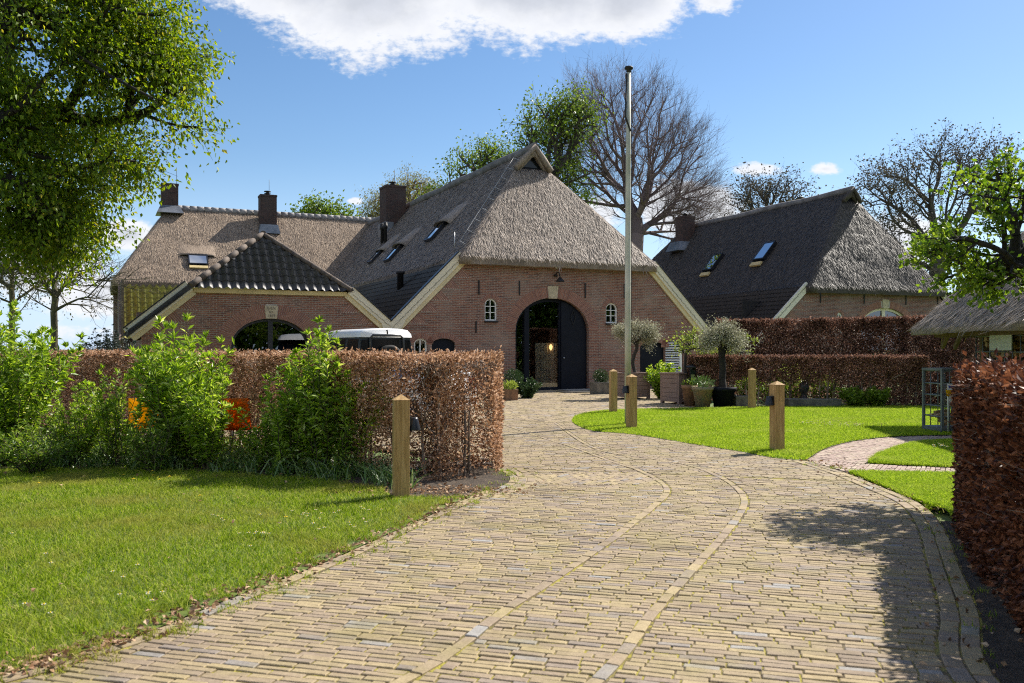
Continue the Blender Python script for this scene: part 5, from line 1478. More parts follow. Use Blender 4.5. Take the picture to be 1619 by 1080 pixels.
def hedge(name, label, path, w, h, n_leaves, leafmat, seed, leaf=(.055, .032), twigs=2500, stems=.22, thin=None, top_fuzz=.05, group=None, twig_up=.5, twig_len=.16, stem_r=.018, spiky=0):
    rng = np.random.default_rng(seed)
    a = np.array(path, float); seg = np.linalg.norm(np.diff(a, axis=0), axis=1); cum = np.concatenate([[0], np.cumsum(seg)]); L = cum[-1]
    c0 = a.mean(0)
    T = thing(name, label, 'hedge', (c0[0], c0[1], 0), 0, group)
    def place(s, u):
        p = np.stack([np.interp(s, cum, a[:, k]) for k in (0, 1)], 1)
        e = 0.05
        q0 = np.stack([np.interp(s - e, cum, a[:, k]) for k in (0, 1)], 1); q1 = np.stack([np.interp(s + e, cum, a[:, k]) for k in (0, 1)], 1)
        t = unit(q1 - q0); nrm = np.stack([-t[:, 1], t[:, 0]], 1)
        return p + nrm * (u * w / 2)[:, None] - c0, t, nrm
    n = int(n_leaves * 1.6)
    s = rng.random(n) * L; u = rng.random(n) * 2 - 1; z = rng.random(n)
    # push most leaves to the clipped surface
    k = rng.random(n)
    side = k < .55; top = (k >= .55) & (k < .74); end = (k >= .74) & (k < .80)
    u[side] = np.sign(u[side]) * (1 - np.abs(rng.normal(0, .10, side.sum())))
    z[top] = 1 - np.abs(rng.normal(0, .05, top.sum()))
    es = end.sum(); s[end] = np.where(rng.random(es) < .5, np.abs(rng.normal(0, .06, es)), L - np.abs(rng.normal(0, .06, es)))
    bulge = np.array([noise.noise(Vector((x * .8, y * 2, 3.0 + seed))) for x, y in zip(s, z)])
    hh = h * (1 + top_fuzz * .4 * np.array([noise.noise(Vector((x * .9, seed, 0))) for x in s])) + np.abs(rng.normal(0, top_fuzz, n)) * (z > .93)
    keep = np.ones(n, bool)
    if thin is not None: keep = rng.random(n) < thin(s / L, z)
    # small gaps and denser clumps
    cl = np.array([noise.noise(Vector((x * 2.2, y * 3.2, v * .8 + 9 + seed))) for x, y, v in zip(s, z * h, u)])
    keep &= rng.random(n) < np.clip(.80 + cl * 1.1, .12, 1)
    s, u, z, hh, bulge = s[keep][:n_leaves], u[keep][:n_leaves], z[keep][:n_leaves], hh[keep][:n_leaves], bulge[keep][:n_leaves]
    p, t, nrm = place(s, u * (1 + .10 * bulge))
    P = np.column_stack([p, z * hh]); m = len(P)
    O = np.column_stack([nrm * u[:, None], (z - .5)[:, None] * 1.2])
    D = O * .7 + rng.normal(0, .6, (m, 3)); D[:, 2] += .1
    V, F = leaf_arrays(rng, P, D, leaf[0], leaf[1], .28)
    np_mesh('foliage', V, F, leafmat, T)
    parts = []
    ns = int(L / stems); ss = (np.arange(ns) + .5) * stems + rng.normal(0, stems * .2, ns); uu = rng.normal(0, .3, ns)
    p, t, nrm = place(np.clip(ss, .05, L - .05), uu)
    z0 = np.column_stack([p, np.full(ns, -.02)])
    z1 = z0 + np.column_stack([rng.normal(0, .03, (ns, 2)), np.full(ns, h * .35)]); z2 = z1 + np.column_stack([rng.normal(0, .06, (ns, 2)), np.full(ns, h * .4)])
    r = stem_r * (.6 + .8 * rng.random(ns))
    parts += [tube_arrays(z0, z1, r * 1.2, r * .9, 5), tube_arrays(z1, z2, r * .9, r * .5, 5)]
    for kk in range(4):
        f = rng.random((ns, 1)); q = z0 * (1 - f) + z1 * f if kk < 2 else z1 * (1 - f) + z2 * f
        v = rng.normal(0, .4, (ns, 3)); v[:, 2] = .35 + .4 * rng.random(ns)
        parts.append(tube_arrays(q, q + v * h * .35, r * .45, r * .2, 4))
    m = twigs
    s = rng.random(m) * L; u = np.sign(rng.random(m) - .5) * (1 - np.abs(rng.normal(0, .25, m))); z = rng.random(m) ** .8
    tp = rng.random(m) < .3; z[tp] = 1 - np.abs(rng.normal(0, .06, tp.sum())); u[tp] = rng.random(tp.sum()) * 2 - 1
    if thin is not None:
        k = rng.random(m) < .3 + .7 * thin(s / L, z); s, u, z = s[k], u[k], z[k]; m = len(s)
    p, t, nrm = place(s, u * .92)
    q = np.column_stack([p, z * h * .97]); v = np.column_stack([nrm * u[:, None] * .7, np.full(m, twig_up)]) + rng.normal(0, .45, (m, 3)); v = unit(v)
    l = twig_len * (.4 + rng.random((m, 1)))
    if spiky:
        k = rng.random(m) < spiky; l[k] *= 2.0
    parts.append(tube_arrays(q - v * l * .5, q + v * l * .5, np.full(m, .0032), np.full(m, .0012), 3))
    V, F = merge(parts)
    np_mesh('branches', V, F, 'twig', T, smooth=True)
    return T
def build_hedges():
    # left beech hedge: clipped, turning the corner beside the drive
    def thinL(s, z):
        mid = np.clip((s - .30) / .12, 0, 1) * np.clip((.86 - s) / .06, 0, 1)
        low = np.clip((.55 - z) / .25, 0, 1)
        return 1 - low * (.35 + .52 * mid)
    hedge('beech_hedge', 'sunlit orange-brown beech hedge with rounded end behind the near left post', [(-10.2, 18.2), (-7.0, 15.9), (-4.1, 13.5), (-2.1, 11.65), (-1.1, 10.95), (-.66, 11.1), (-.55, 11.6), (-.6, 12.1)], .85, 1.50, 130000, 'beech_leaf_sunny', 41,
          leaf=(.043, .028), twigs=17000, stems=.2, thin=thinL, top_fuzz=.035)
    # right dark beech hedge beside the drive
    pth = [(9.4, 9.0), (6.6, 8.6), (4.78, 8.2), (4.40, 7.75), (4.05, 6.9), (3.57, 5.6), (3.14, 4.3), (2.75, 3.0)]
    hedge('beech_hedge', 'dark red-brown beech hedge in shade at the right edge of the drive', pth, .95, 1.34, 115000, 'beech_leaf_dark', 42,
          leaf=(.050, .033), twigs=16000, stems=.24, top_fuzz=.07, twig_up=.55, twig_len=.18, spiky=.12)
    # low and tall hedges at the back of the lawn
    def thinM(s, z):
        low = np.clip((.62 - z) / .2, 0, 1); return 1 - low * (.88 - .30 * np.clip((s - .62) / .25, 0, 1))
    Y = 24.6
    x = lambda px, Y: (px - CX) / FPX * Y
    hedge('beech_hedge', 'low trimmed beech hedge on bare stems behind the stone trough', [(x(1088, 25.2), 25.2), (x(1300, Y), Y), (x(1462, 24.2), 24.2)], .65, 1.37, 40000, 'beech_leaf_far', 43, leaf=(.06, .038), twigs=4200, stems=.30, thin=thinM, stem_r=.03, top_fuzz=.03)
    Y = 27
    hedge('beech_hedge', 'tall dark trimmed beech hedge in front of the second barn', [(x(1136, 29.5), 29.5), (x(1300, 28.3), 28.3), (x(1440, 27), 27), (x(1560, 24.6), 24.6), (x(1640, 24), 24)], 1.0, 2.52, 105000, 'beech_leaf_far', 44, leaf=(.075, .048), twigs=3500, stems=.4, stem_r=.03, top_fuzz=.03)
build_hedges()

def shrub(name, label, base, h, r, nst, leafmat, seed, leaf=(.10, .024), per=26, cat='shrub', lean=(0, 0), bare=.25, stem_r=.010, group=None, upright=.6, parent=None, side=4):
    rng = np.random.default_rng(seed)
    T = thing(name, label, cat, (base[0], base[1], base[2] if len(base) > 2 else 0.03), 0, group)
    parts, LP, LD = [], [], []
    for k in range(nst):
        a = rng.random() * 2 * math.pi; q = math.sqrt(rng.random()) * r; hh = h * (.62 + .45 * rng.random()) * (1 - .25 * (q / r) ** 2)
        p0 = np.array([math.cos(a) * q * .18, math.sin(a) * q * .18, 0]); p3 = np.array([math.cos(a) * q + lean[0], math.sin(a) * q + lean[1], hh])
        pts = [p0 + (p3 - p0) * np.array([t ** 1.25, t ** 1.25, t]) + rng.normal(0, .02, 3) * (t > 0) for t in np.linspace(0, 1, 7)]
        for i in range(6):
            parts.append((pts[i], pts[i + 1], stem_r * (1 - i / 7.0), stem_r * (1 - (i + 1) / 7.0)))
        segs = [(pts[i], pts[i + 1]) for i in range(6) if (i + 1) / 6 > bare]
        for j in range(side):
            i = rng.integers(max(1, int(6 * bare)), 6); b = pts[i]; v = rng.normal(0, .5, 3); v[2] = abs(v[2]) + .45; v /= np.linalg.norm(v)
            e = b + v * h * (.10 + .13 * rng.random()); parts.append((b, e, stem_r * .4, stem_r * .2)); segs.append((b, e))
        m = per * len(segs) // 6 + per // 3
        for _ in range(m):
            s0, s1 = segs[rng.integers(len(segs))]; t = rng.random(); p = s0 * (1 - t) + s1 * t
            d = (s1 - s0) / (np.linalg.norm(s1 - s0) + 1e-6); o = rng.normal(0, 1, 3); o -= d * o.dot(d); o /= np.linalg.norm(o) + 1e-6
            LP.append(p + o * .004); LD.append(d * upright + o * .8)
        for _ in range(per // 4):   # tip rosette
            o = rng.normal(0, 1, 3); LP.append(pts[-1]); LD.append(np.array([0, 0, 1.0]) * .9 + o * .45)
    A = np.array([p[0] for p in parts]); B = np.array([p[1] for p in parts])
    V, F = tube_arrays(A, B, np.array([p[2] for p in parts]), np.array([p[3] for p in parts]), 4)
    np_mesh('stems', V, F, 'bark_green' if stem_r > .006 else 'stem_green', T, smooth=True)
    V, F = leaf_arrays(rng, np.array(LP), np.array(LD), leaf[0], leaf[1], .22, .15)
    np_mesh('foliage', V, F, leafmat, T)
    return T
def build_bed():
    bed = BED_FRONT[:-1] + [G(745, 789), G(785, 778), G(806, 767), G(805, 758), G(792, 747), (-.25, 12.3), (-1.1, 12.4), (-2.3, 12.5), (-4.3, 14.3), (-7.2, 16.7), (-10.6, 18.7), (-13, 17), (-11, 11.5)]
    structure(sheet('flower_bed', bed, 0.032, 'bed_soil'))
    g = 'shrubs in the bed before the left hedge'
    def sp(px, py): x, y = G(px, py); return (x, y)
    shrub('leafy_shrub', 'dense bushy green shrub at the very left edge of the bed', sp(10, 738), 2.12, .95, 54, 'leaf_shrub', 51, per=95, group=g, bare=.1, leaf=(.10, .028))
    shrub('leafy_shrub', 'low dull-green shrub beside the bushy one at the left edge', sp(118, 738), 1.02, .60, 36, 'leaf_shrub', 52, per=55, group=g, leaf=(.07, .022))
    shrub('leafy_shrub', 'loose mid-height shrub next to the yellow garden chair', sp(190, 740), 1.36, .58, 28, 'leaf_shrub', 53, per=44, group=g, leaf=(.075, .024))
    shrub('leafy_shrub', 'tallest and widest bright green shrub in the bed, rising above the hedge', sp(290, 741), 1.90, .70, 60, 'leaf_shrub', 54, per=62, group=g, leaf=(.125, .028))
    shrub('leafy_shrub', 'low shrub just right of the orange garden chair', sp(424, 746), .95, .40, 28, 'leaf_shrub', 55, per=48, group=g, leaf=(.07, .024))
    shrub('leafy_shrub', 'tall upright bright green shrub nearest the wooden post', sp(506, 752), 1.78, .50, 40, 'leaf_shrub', 56, per=66, group=g, leaf=(.10, .026))
    shrub('leafy_shrub', 'slim green shoot shrub leaning right beside the tall upright one', sp(550, 752), 1.46, .42, 22, 'leaf_shrub', 57, per=52, group=g, leaf=(.09, .024), lean=(.18, 0))
    shrub('leafy_shrub', 'knee-high shrub between the tall widest shrub and the yellow chair', sp(245, 752), .7, .42, 20, 'leaf_shrub_dark', 58, per=30, group=g, leaf=(.065, .022))
    shrub('leafy_shrub', 'short spreading shrub low in front of the low dull-green one', sp(55, 752), .66, .6, 26, 'leaf_shrub_dark', 59, per=30, group=g, leaf=(.065, .022))
    shrub('leafy_shrub', 'mid-height pale green shrub between the tall widest shrub and the orange chair', sp(330, 748), 1.20, .36, 30, 'leaf_shrub', 63, per=52, group=g, leaf=(.09, .026))
    shrub('leafy_shrub', 'mid-height bright shrub just left of the tall upright one', sp(458, 752), 1.30, .40, 24, 'leaf_shrub', 64, per=52, group=g, leaf=(.09, .026))
    # strappy ground cover
    rng = np.random.default_rng(60)
    P = []
    for px in range(-40, 640, 9):
        for _ in range(2):
            yb = np.interp(px, [-40, 300, 420, 520, 600, 640], [743, 747, 755, 762, 772, 786]) - rng.random() * 26
            c = np.array(G(px + rng.normal(0, 5), yb))
            m = rng.integers(14, 40); P.append(np.column_stack([c + rng.normal(0, .09, (m, 2)), np.full(m, .03)]))
    P = np.concatenate(P)
    V, F = blade_arrays(rng, P, .20, .017, 1.0)
    stuff(np_mesh('ground_cover', V, F, 'leaf_strap'), 'tangle of strappy green leaves along the front of the shrub bed', 'ground cover')
    P = sample_poly(rng, bed, 26000); P3 = np.column_stack([P, .03 + rng.random(len(P)) ** 2 * .30])
    yb = P3[:, 1] + .0
    k = (P3[:, 0] < -1.9) & (yb < 14.5); P3 = P3[k]
    D = rng.normal(size=P3.shape); D[:, 2] += .8
    V, F = leaf_arrays(rng, P3, D, .055, .03, .2)
    stuff(np_mesh('undergrowth', V, F, 'leaf_shrub_dark'), 'low leafy undergrowth filling the bed beneath the shrubs', 'undergrowth')
    # grey evergreen behind the left hedge
    Y = 24
    for px, lab, s in ((152, 'grey-green bush showing above the far end of the left hedge', 61), (186, 'taller grey-green bush beside the boarded corner of the house', 62)):
        b = at(px, 552, Y)
        shrub('grey_bush', lab, (b.x, b.y), 2.05 if s == 61 else 2.2, .55, 50, 'leaf_blue', s, per=60, cat='bush', leaf=(.07, .03), bare=.4, upright=.3)
    # greenery seen under and behind the low hedge
    for i, (px, Y, h, mt, lab) in enumerate(((1185, 25.9, .75, 'leaf_mid', 'leafy green plant behind the low hedge stems, right of the black pot'), (1255, 26.4, 1.15, 'leaf_lemon', 'yellow-green bush showing through the low hedge stems above the bust'),
                                       (1300, 26.2, .9, 'leaf_lemon', 'pale yellow bush showing through hedge stems right of the bust'), (1352, 24.0, .55, 'leaf_mid', 'clump of broad green leaves at the right end of the stone trough'), (1225, 25.6, .6, 'leaf_mid', 'dark green clump behind the post with a lamp'), (1385, 24.0, .5, 'leaf_mid', 'small leafy clump at the foot of the low hedge, rightmost'))):
        b = at(px, 552, Y)
        shrub('garden_plant', lab, (b.x, b.y), h, .5, 26, mt, 70 + i, per=30, cat='plant', leaf=(.10, .05), bare=.1, stem_r=.006)
build_bed()

def build_margins():
    # bare soil under the right hedge, and woodland behind the viewpoint that the windows mirror
    strip = [p for p in RIGHT_EDGE if p[1] < 8.2]
    structure(sheet('hedge_soil', strip + [(6, 2), (6.2, 8.2)], 0.030, 'bed_soil'))
    rng = np.random.default_rng(90)
    n = 62000
    an = R(-140) + rng.random(n) * R(154); rr = 40 + rng.random(n) * 8; x = rr * np.cos(an); y = 6 + rr * np.sin(an)
    top = np.array([11.5 + 3.5 * noise.noise(Vector((a * 5.5, 0, 0))) + 2 * noise.noise(Vector((a * 22, 3, 0))) for a in an])
    z = top * rng.random(n) ** .7
    P = np.column_stack([x, y, z]); V, F = leaf_arrays(rng, P, rng.normal(size=P.shape), .75, .5)
    stuff(np_mesh('woodland', V, F, 'leaf_mid'), 'woodland mirrored in the arched window panes', 'woodland')
build_margins()

# ================================================================= OBJECTS
def build_posts():
    spots = [((634, 790), 'nearest wooden post, at the lawn edge before the beech hedge, lamp on its right side', 14, 1), ((998.5, 680), 'wooden post directly in front of the flagpole, with black lamp', 20, -1),
             ((1228.5, 716), 'wooden post alone on the right lawn, with black lamp on its left', 17, -1), ((969.5, 654.5), 'plain wooden post left of the flagpole, no lamp', 12, 0), ((1189, 648), 'plain wooden post beside the black tub at the back of the lawn', 5, 0)]
    g = 'square wooden bollard posts with pointed caps'
    for i, ((px, py), lab, rz, lamp) in enumerate(spots):
        x, y = G(px, py)
        t = thing('wooden_post', lab, 'post', (x, y, 0), R(rz), g)
        H = 1.05 if i != 0 else 1.06; w = .165
        MB().box((0, 0, H / 2 - .05), (w, w, H + .1 - .0)).build('shaft', 'post_wood', t, bevel=.006)
        MB().frustum4((0, 0, H + .002), (w + .012, w + .012), (.012, .012), .055).build('cap', 'post_wood', t)
        if lamp:
            m = MB(); s = lamp
            m.box((s * (w / 2 + .012), 0, .83), (.024, .09, .10))
            M = Matrix.Translation((s * (w / 2 + .055), 0, .78))
            vs = []; n = 12
            for r_, z in ((.042, .09), (.046, .07), (.072, -.03), (.072, -.045)):
                for k in range(n):
                    a = 2 * math.pi * k / n; vs.append(M @ Vector((r_ * math.cos(a), r_ * math.sin(a), z)))
            m.add(vs, [(r * n + k, r * n + (k + 1) % n, (r + 1) * n + (k + 1) % n, (r + 1) * n + k) for r in range(3) for k in range(n)] + [tuple(range(n))], 0, True)
            m.build('lamp_shade', 'black_paint', t)
build_posts()

def build_flagpole():
    t = thing('flagpole', 'tall weathered white flagpole with dark finial', 'flagpole', (2.40, 18.35, 0), 0)
    mat_plain('pole_paint', (0.62, 0.60, 0.52), 0.6, scale=3, col2=(0.36, 0.36, 0.27), stretch=(1, 1, .4))
    MB().tube([(0, 0, 0), (0, 0, 3.0), (.01, 0, 5.5), (.02, 0, 7.35)], [.066, .062, .052, .038], 14).build('pole', 'pole_paint', t)
    MB().lathe([(.04, 0), (.055, .02), (.045, .05), (.085, .07), (.095, .10), (.07, .125), (.02, .14)], (.02, 0, 7.33), 14).build('finial', 'iron', t)
    m = MB(); m.tube([(.06, -.02, 7.3), (.075, -.03, 6.3), (.07, -.03, 3), (.085, -.02, 1.2)], .006, 5); m.tube([(-.03, -.05, 7.3), (-.055, -.05, 6.4), (.05, -.06, 6.1)], .018, 6)
    m.build('halyard', 'iron', t)
    MB().box((.0, -.10, 1.0), (.03, .05, .16)).build('cleat', 'iron', t)
build_flagpole()

mat_plain('car_white', (0.78, 0.79, 0.80), 0.25, scale=2, var=.02, spec=.6)
mat_plain('car_grey', (0.030, 0.036, 0.042), 0.35, scale=2, spec=.4)
mat_plain('rubber', (0.012, 0.012, 0.012), 0.8)
mat_plain('red_lens', (0.45, 0.015, 0.012), 0.25, spec=.6)
mat_plain('amber_lens', (0.6, 0.22, 0.02), 0.25, spec=.6)
def wheel(t, x, y, r=.38, w=.24):
    wt = MB().tube([(x - w / 2, y, r), (x - w / 2 + .03, y, r), (x + w / 2 - .03, y, r), (x + w / 2, y, r)], [r * .86, r, r, r * .86], 22).build('wheel', 'rubber', t)
    MB().tube([(x - w / 2 - .01, y, r), (x + w / 2 + .01, y, r)], r * .55, 14).build('rim', 'zinc', wt)
def build_offroader():
    """boxy long-roofed off-roader: rear at y=0, nose towards +y"""
    ax = Vector((-.421, .907, 0)); t = thing('off_road_car', 'boxy grey off-road car with white roof and spare wheel parked by the brick front', 'car', (-3.55, 25.1, 0), R(35)); t.scale = (1.04, 1.04, 1.08)
    m = MB()
    prof = [(0, .55), (0, 1.18), (.02, 1.20), (2.75, 1.20), (2.95, 1.16), (3.9, 1.10), (3.95, .55), (3.3, .50), (3.15, .78), (2.65, .78), (2.5, .45), (1.1, .45), (.95, .78), (.5, .78), (.35, .5)]
    vs = [(-.85, y, z) for y, z in prof] + [(.85, y, z) for y, z in prof]; n = len(prof)
    tr = tessellate_polygon([[Vector((y, z, 0)) for y, z in prof]])
    m.add(vs, [tuple(q) for q in tr] + [tuple(i + n for i in q)[::-1] for q in tr] + [(i, (i + 1) % n, (i + 1) % n + n, i + n) for i in range(n)])
    m.build('body', 'car_grey', t, bevel=.03)
    # glasshouse with sloping sides
    m = MB(); b = [(-.84, .02), (.84, .02), (.84, 2.95), (-.84, 2.95)]; tp = [(-.745, .06), (.745, .06), (.745, 2.6), (-.745, 2.6)]
    m.add([(x, y, 1.2) for x, y in b] + [(x, y, 1.80) for x, y in tp], [(0, 1, 5, 4), (1, 2, 6, 5), (2, 3, 7, 6), (3, 0, 4, 7), (4, 5, 6, 7)])
    m.build('cabin', 'car_grey', t)
    def side_pane(y0, y1, z0, z1, s):
        f = lambda z: .84 - (z - 1.2) / .6 * .095 + .006
        return MB().add([(s * f(z0), y0, z0), (s * f(z0), y1, z0), (s * f(z1), y1 - .02, z1), (s * f(z1), y0 + .02, z1)], [(0, 1, 2, 3)])
    for s in (-1, 1):
        for y0, y1 in ((.15, .85), (.98, 1.72), (1.84, 2.5)): side_pane(y0, y1, 1.27, 1.74, s).build('side_window', 'glass_car', t)
    rw = MB(); rw.add([(-.42, -.012 + .018, 1.24), (.42, .006, 1.24), (.40, .030, 1.74), (-.40, .030, 1.74)], [(0, 1, 2, 3)]); rw.build('rear_window', 'glass_car', t)
    for s in (-1, 1):
        MB().add([(s * .52, .008, 1.24), (s * .78, .008, 1.24), (s * .72, .033, 1.72), (s * .52, .033, 1.72)], [(0, 1, 2, 3)]).build('rear_window', 'glass_car', t)
    # rounded roof, raised rear door surround
    m = MB(); sec = [(-.78, 1.79), (-.76, 1.90), (-.66, 1.985), (-.4, 2.02), (0, 2.03), (.4, 2.02), (.66, 1.985), (.76, 1.90), (.78, 1.79)]; ys = [(.0, .0), (.06, 1.0), (.3, 1.0), (2.1, 1.0), (2.55, .72), (2.8, .25), (2.86, .05)]
    vs = []; k = len(sec)
    for i, (y, f) in enumerate(ys):
        for x, z in sec: vs.append((x * (1 if 0 < i < 5 else .985), y, 1.79 + (z - 1.79) * (f if i else .80)))
    fs = [(i * k + j, i * k + j + 1, (i + 1) * k + j + 1, (i + 1) * k + j) for i in range(len(ys) - 1) for j in range(k - 1)] + [tuple(range(k))]
    rf = m.add(vs, fs, 0, True).build('roof', 'car_white', t)
    for s in (-1, 1): MB().add([(s * .775, 1.9, 1.84), (s * .775, 2.3, 1.84), (s * .735, 2.22, 1.945), (s * .735, 1.95, 1.945)], [(0, 1, 2, 3)]).build('roof_window', 'glass_car', rf)
    m = MB(); m.tube([(-.5, -.02, 1.2), (-.5, 0, 1.76), (-.42, .0, 1.84), (.42, .0, 1.84), (.5, 0, 1.76), (.5, -.02, 1.2)], .035, 6); m.build('rear_door_frame', 'car_grey', t)
    sw = MB().tube([(.02, -.22, 1.22), (.02, -.20, 1.22), (.02, -.05, 1.22), (.02, -.02, 1.22)], [.31, .37, .37, .31], 24).build('spare_wheel', 'rubber', t)
    MB().tube([(.02, -.23, 1.22), (.02, -.1, 1.22)], .19, 16).build('rim', 'zinc', sw)
    MB().tube([(.0, .05, 1.84), (.02, -.01, 1.9), (.0, -.02, 1.99)], .02, 6).build('antenna_stub', 'iron', t)
    for s in (-1, 1):
        MB().box((s * .72, -.02, .95), (.11, .05, .11)).build('tail_light', 'red_lens', t); MB().box((s * .72, -.02, 1.09), (.11, .05, .10)).build('indicator', 'amber_lens', t)
        for y in (.72, 2.92): wheel(t, s * .76, y)
    MB().box((0, -.06, .58), (1.6, .12, .16)).build('bumper', 'iron', t, bevel=.02)
build_offroader()
def build_hatchback():
    t = thing('white_car', 'white car mostly hidden behind the end of the left hedge', 'car', (-1.15, 18.6, 0), R(62))
    m = MB(); prof = [(0, .35), (-.02, .75), (.08, .95), (.25, 1.40), (.5, 1.46), (1.9, 1.47), (2.6, 1.0), (3.7, .88), (3.85, .6), (3.8, .3), (3.4, .3), (3.3, .55), (2.75, .55), (2.65, .28), (1.1, .28), (1.0, .55), (.5, .55), (.4, .3)]
    n = len(prof); vs = [(s * (.82 - max(0, z - .95) * .28), y, z) for s in (-1, 1) for y, z in prof]; tr = tessellate_polygon([[Vector((y, z, 0)) for y, z in prof]])
    m.add(vs, [tuple(q) for q in tr] + [tuple(i + n for i in q)[::-1] for q in tr] + [(i, (i + 1) % n, (i + 1) % n + n, i + n) for i in range(n)])
    m.build('body', 'car_white', t, bevel=.04)
    for s in (-1, 1):
        for y0, y1, z1 in ((.45, 1.2, 1.36), (1.28, 2.05, 1.34)): MB().add([(s * .815, y0, 1.0), (s * .815, y1 + .15 * (y1 > 2), 1.0), (s * .722, y1 - .05, z1), (s * .722, y0 + .05, z1)], [(0, 1, 2, 3)]).build('side_window', 'glass_dark', t)
        MB().box((s * .66, .02, .88), (.16, .1, .22)).build('tail_light', 'red_lens', t)
        for y in (.75, 3.02): wheel(t, s * .74, y, .31, .2)
    MB().add([(-.6, .10, 1.0), (.6, .10, 1.0), (.55, .235, 1.34), (-.55, .235, 1.34)], [(0, 1, 2, 3)]).build('rear_window', 'glass_car', t)
build_hatchback()

mat_island('plastic_orange', ((0, (0.80, 0.24, 0.012)), (1, (0.85, 0.26, 0.015))), 0.4, 0.6)
mat_island('plastic_yellow', ((0, (0.82, 0.50, 0.012)), (1, (0.85, 0.52, 0.015))), 0.4, 0.6)
def chair(px, py, Y, rz, mat, lab):
    x, y = (px - CX) / FPX * Y, Y
    t = thing('garden_chair', lab, 'chair', (x, y, .02), R(rz), 'coloured chairs behind the left shrubs')
    m = MB(); n = 8
    vs = []
    for i in range(6):
        for j in range(n + 1):
            a = j / n * 2 - 1; z = .42 + i / 5 * .46; vs.append((a * (.24 - .02 * i / 5), .22 + .05 * i / 5 + .04 * (1 - a * a), z))
    fs = [(i * (n + 1) + j, i * (n + 1) + j + 1, (i + 1) * (n + 1) + j + 1, (i + 1) * (n + 1) + j) for i in range(5) for j in range(n)]
    m.add(vs, fs, 0, True); o = m.build('backrest', mat, t); md = o.modifiers.new('thickness', 'SOLIDIFY'); md.thickness = .004
    MB().box((0, 0, .43), (.48, .46, .03)).build('seat', mat, t, bevel=.012)
    for sx in (-1, 1):
        for sy in (-1, 1): MB().tube([(sx * .2, sy * .19, .42), (sx * .24, sy * .23, 0)], .014, 8).build('leg', 'iron', t)
chair(236, 690, 12.9, 190, 'plastic_yellow', 'yellow chair glimpsed through the shrubs')
chair(382, 668, 12.9, 175, 'plastic_orange', 'orange chair glimpsed through the shrubs')

mat_plain('terracotta_old', (0.34, 0.22, 0.12), 0.85, scale=5, bump=.4, col2=(0.20, 0.20, 0.13))
mat_plain('terracotta', (0.30, 0.16, 0.085), 0.85, scale=5, bump=.4, col2=(0.17, 0.10, 0.06))
mat_plain('stone_grey', (0.19, 0.175, 0.15), 0.9, scale=6, bump=.6, col2=(0.09, 0.085, 0.075))
mat_plain('bronze_dark', (0.03, 0.03, 0.03), 0.55, scale=8)
mat_plain('potting_soil', (0.03, 0.022, 0.016), 0.95, scale=12)
def gx(px, Y): return (px - CX) / FPX * Y
def plant_in(rng_seed, T, z, h, r, leafmat, n, leaf, name='foliage', shape='dome', c=(0, 0)):
    rng = np.random.default_rng(rng_seed)
    d = unit(rng.normal(size=(n, 3))); q = rng.random((n, 1)) ** .45
    P = d * q * np.array([[r, r, h / 2]]); P += np.array([[c[0], c[1], z + h / 2]])
    P += .12 * r * np.array([[noise.noise(Vector(p) * 3 + Vector((k, 0, 0))) for k in (0, 5, 9)] for p in P])
    D = d + rng.normal(0, .6, (n, 3)); D[:, 2] += .5
    V, F = leaf_arrays(rng, P, D, leaf[0], leaf[1], .25); return np_mesh(name, V, F, leafmat, T)
def wood_planter(lab, px, Y, w, h, rz, leglift=.06):
    t = thing('wooden_planter', lab, 'planter', (gx(px, Y), Y, 0.03), R(rz))
    for k in range(6):
        z0 = leglift + k * (h - leglift) / 6; hh = (h - leglift) / 6
        m = MB()
        m.box((0, -w / 2, z0 + hh / 2), (w - .1, .03, hh - .008)); m.box((0, w / 2, z0 + hh / 2), (w - .1, .03, hh - .008)); m.box((-w / 2, 0, z0 + hh / 2), (.03, w - .1, hh - .008)); m.box((w / 2, 0, z0 + hh / 2), (.03, w - .1, hh - .008))
        m.build('board', 'planter_wood', t)
    for sx in (-1, 1):
        for sy in (-1, 1): MB().box((sx * (w / 2 - .03), sy * (w / 2 - .03), h / 2), (.09, .09, h)).build('corner_post', 'planter_wood', t)
    m = MB(); m.box((0, -w / 2, h + .015), (w + .1, .1, .03)); m.box((0, w / 2, h + .015), (w + .1, .1, .03)); m.box((-w / 2, 0, h + .013), (.1, w - .1, .03)); m.box((w / 2, 0, h + .013), (.1, w - .1, .03)); m.build('rim', 'planter_wood', t)
    MB().box((0, 0, h - .06), (w - .04, w - .04, .02)).build('soil', 'potting_soil', t); return t
def lollipop(name, lab, base, ells, trunk, tr, leafmat, seed, n=160, leaf=(.07, .018), per=14, cat='tree'):
    return make_tree(name, lab, cat, base, ells, trunk, tr, n, 'bark_grey', leafmat, seed, leaf=leaf, leaves_per=per, spread=.07, bf=.5, twigs=2, twig_len=.22, sub=1, min_r=.008, up=.2, droop=.0, tip_frac=5, twig_r=.004)
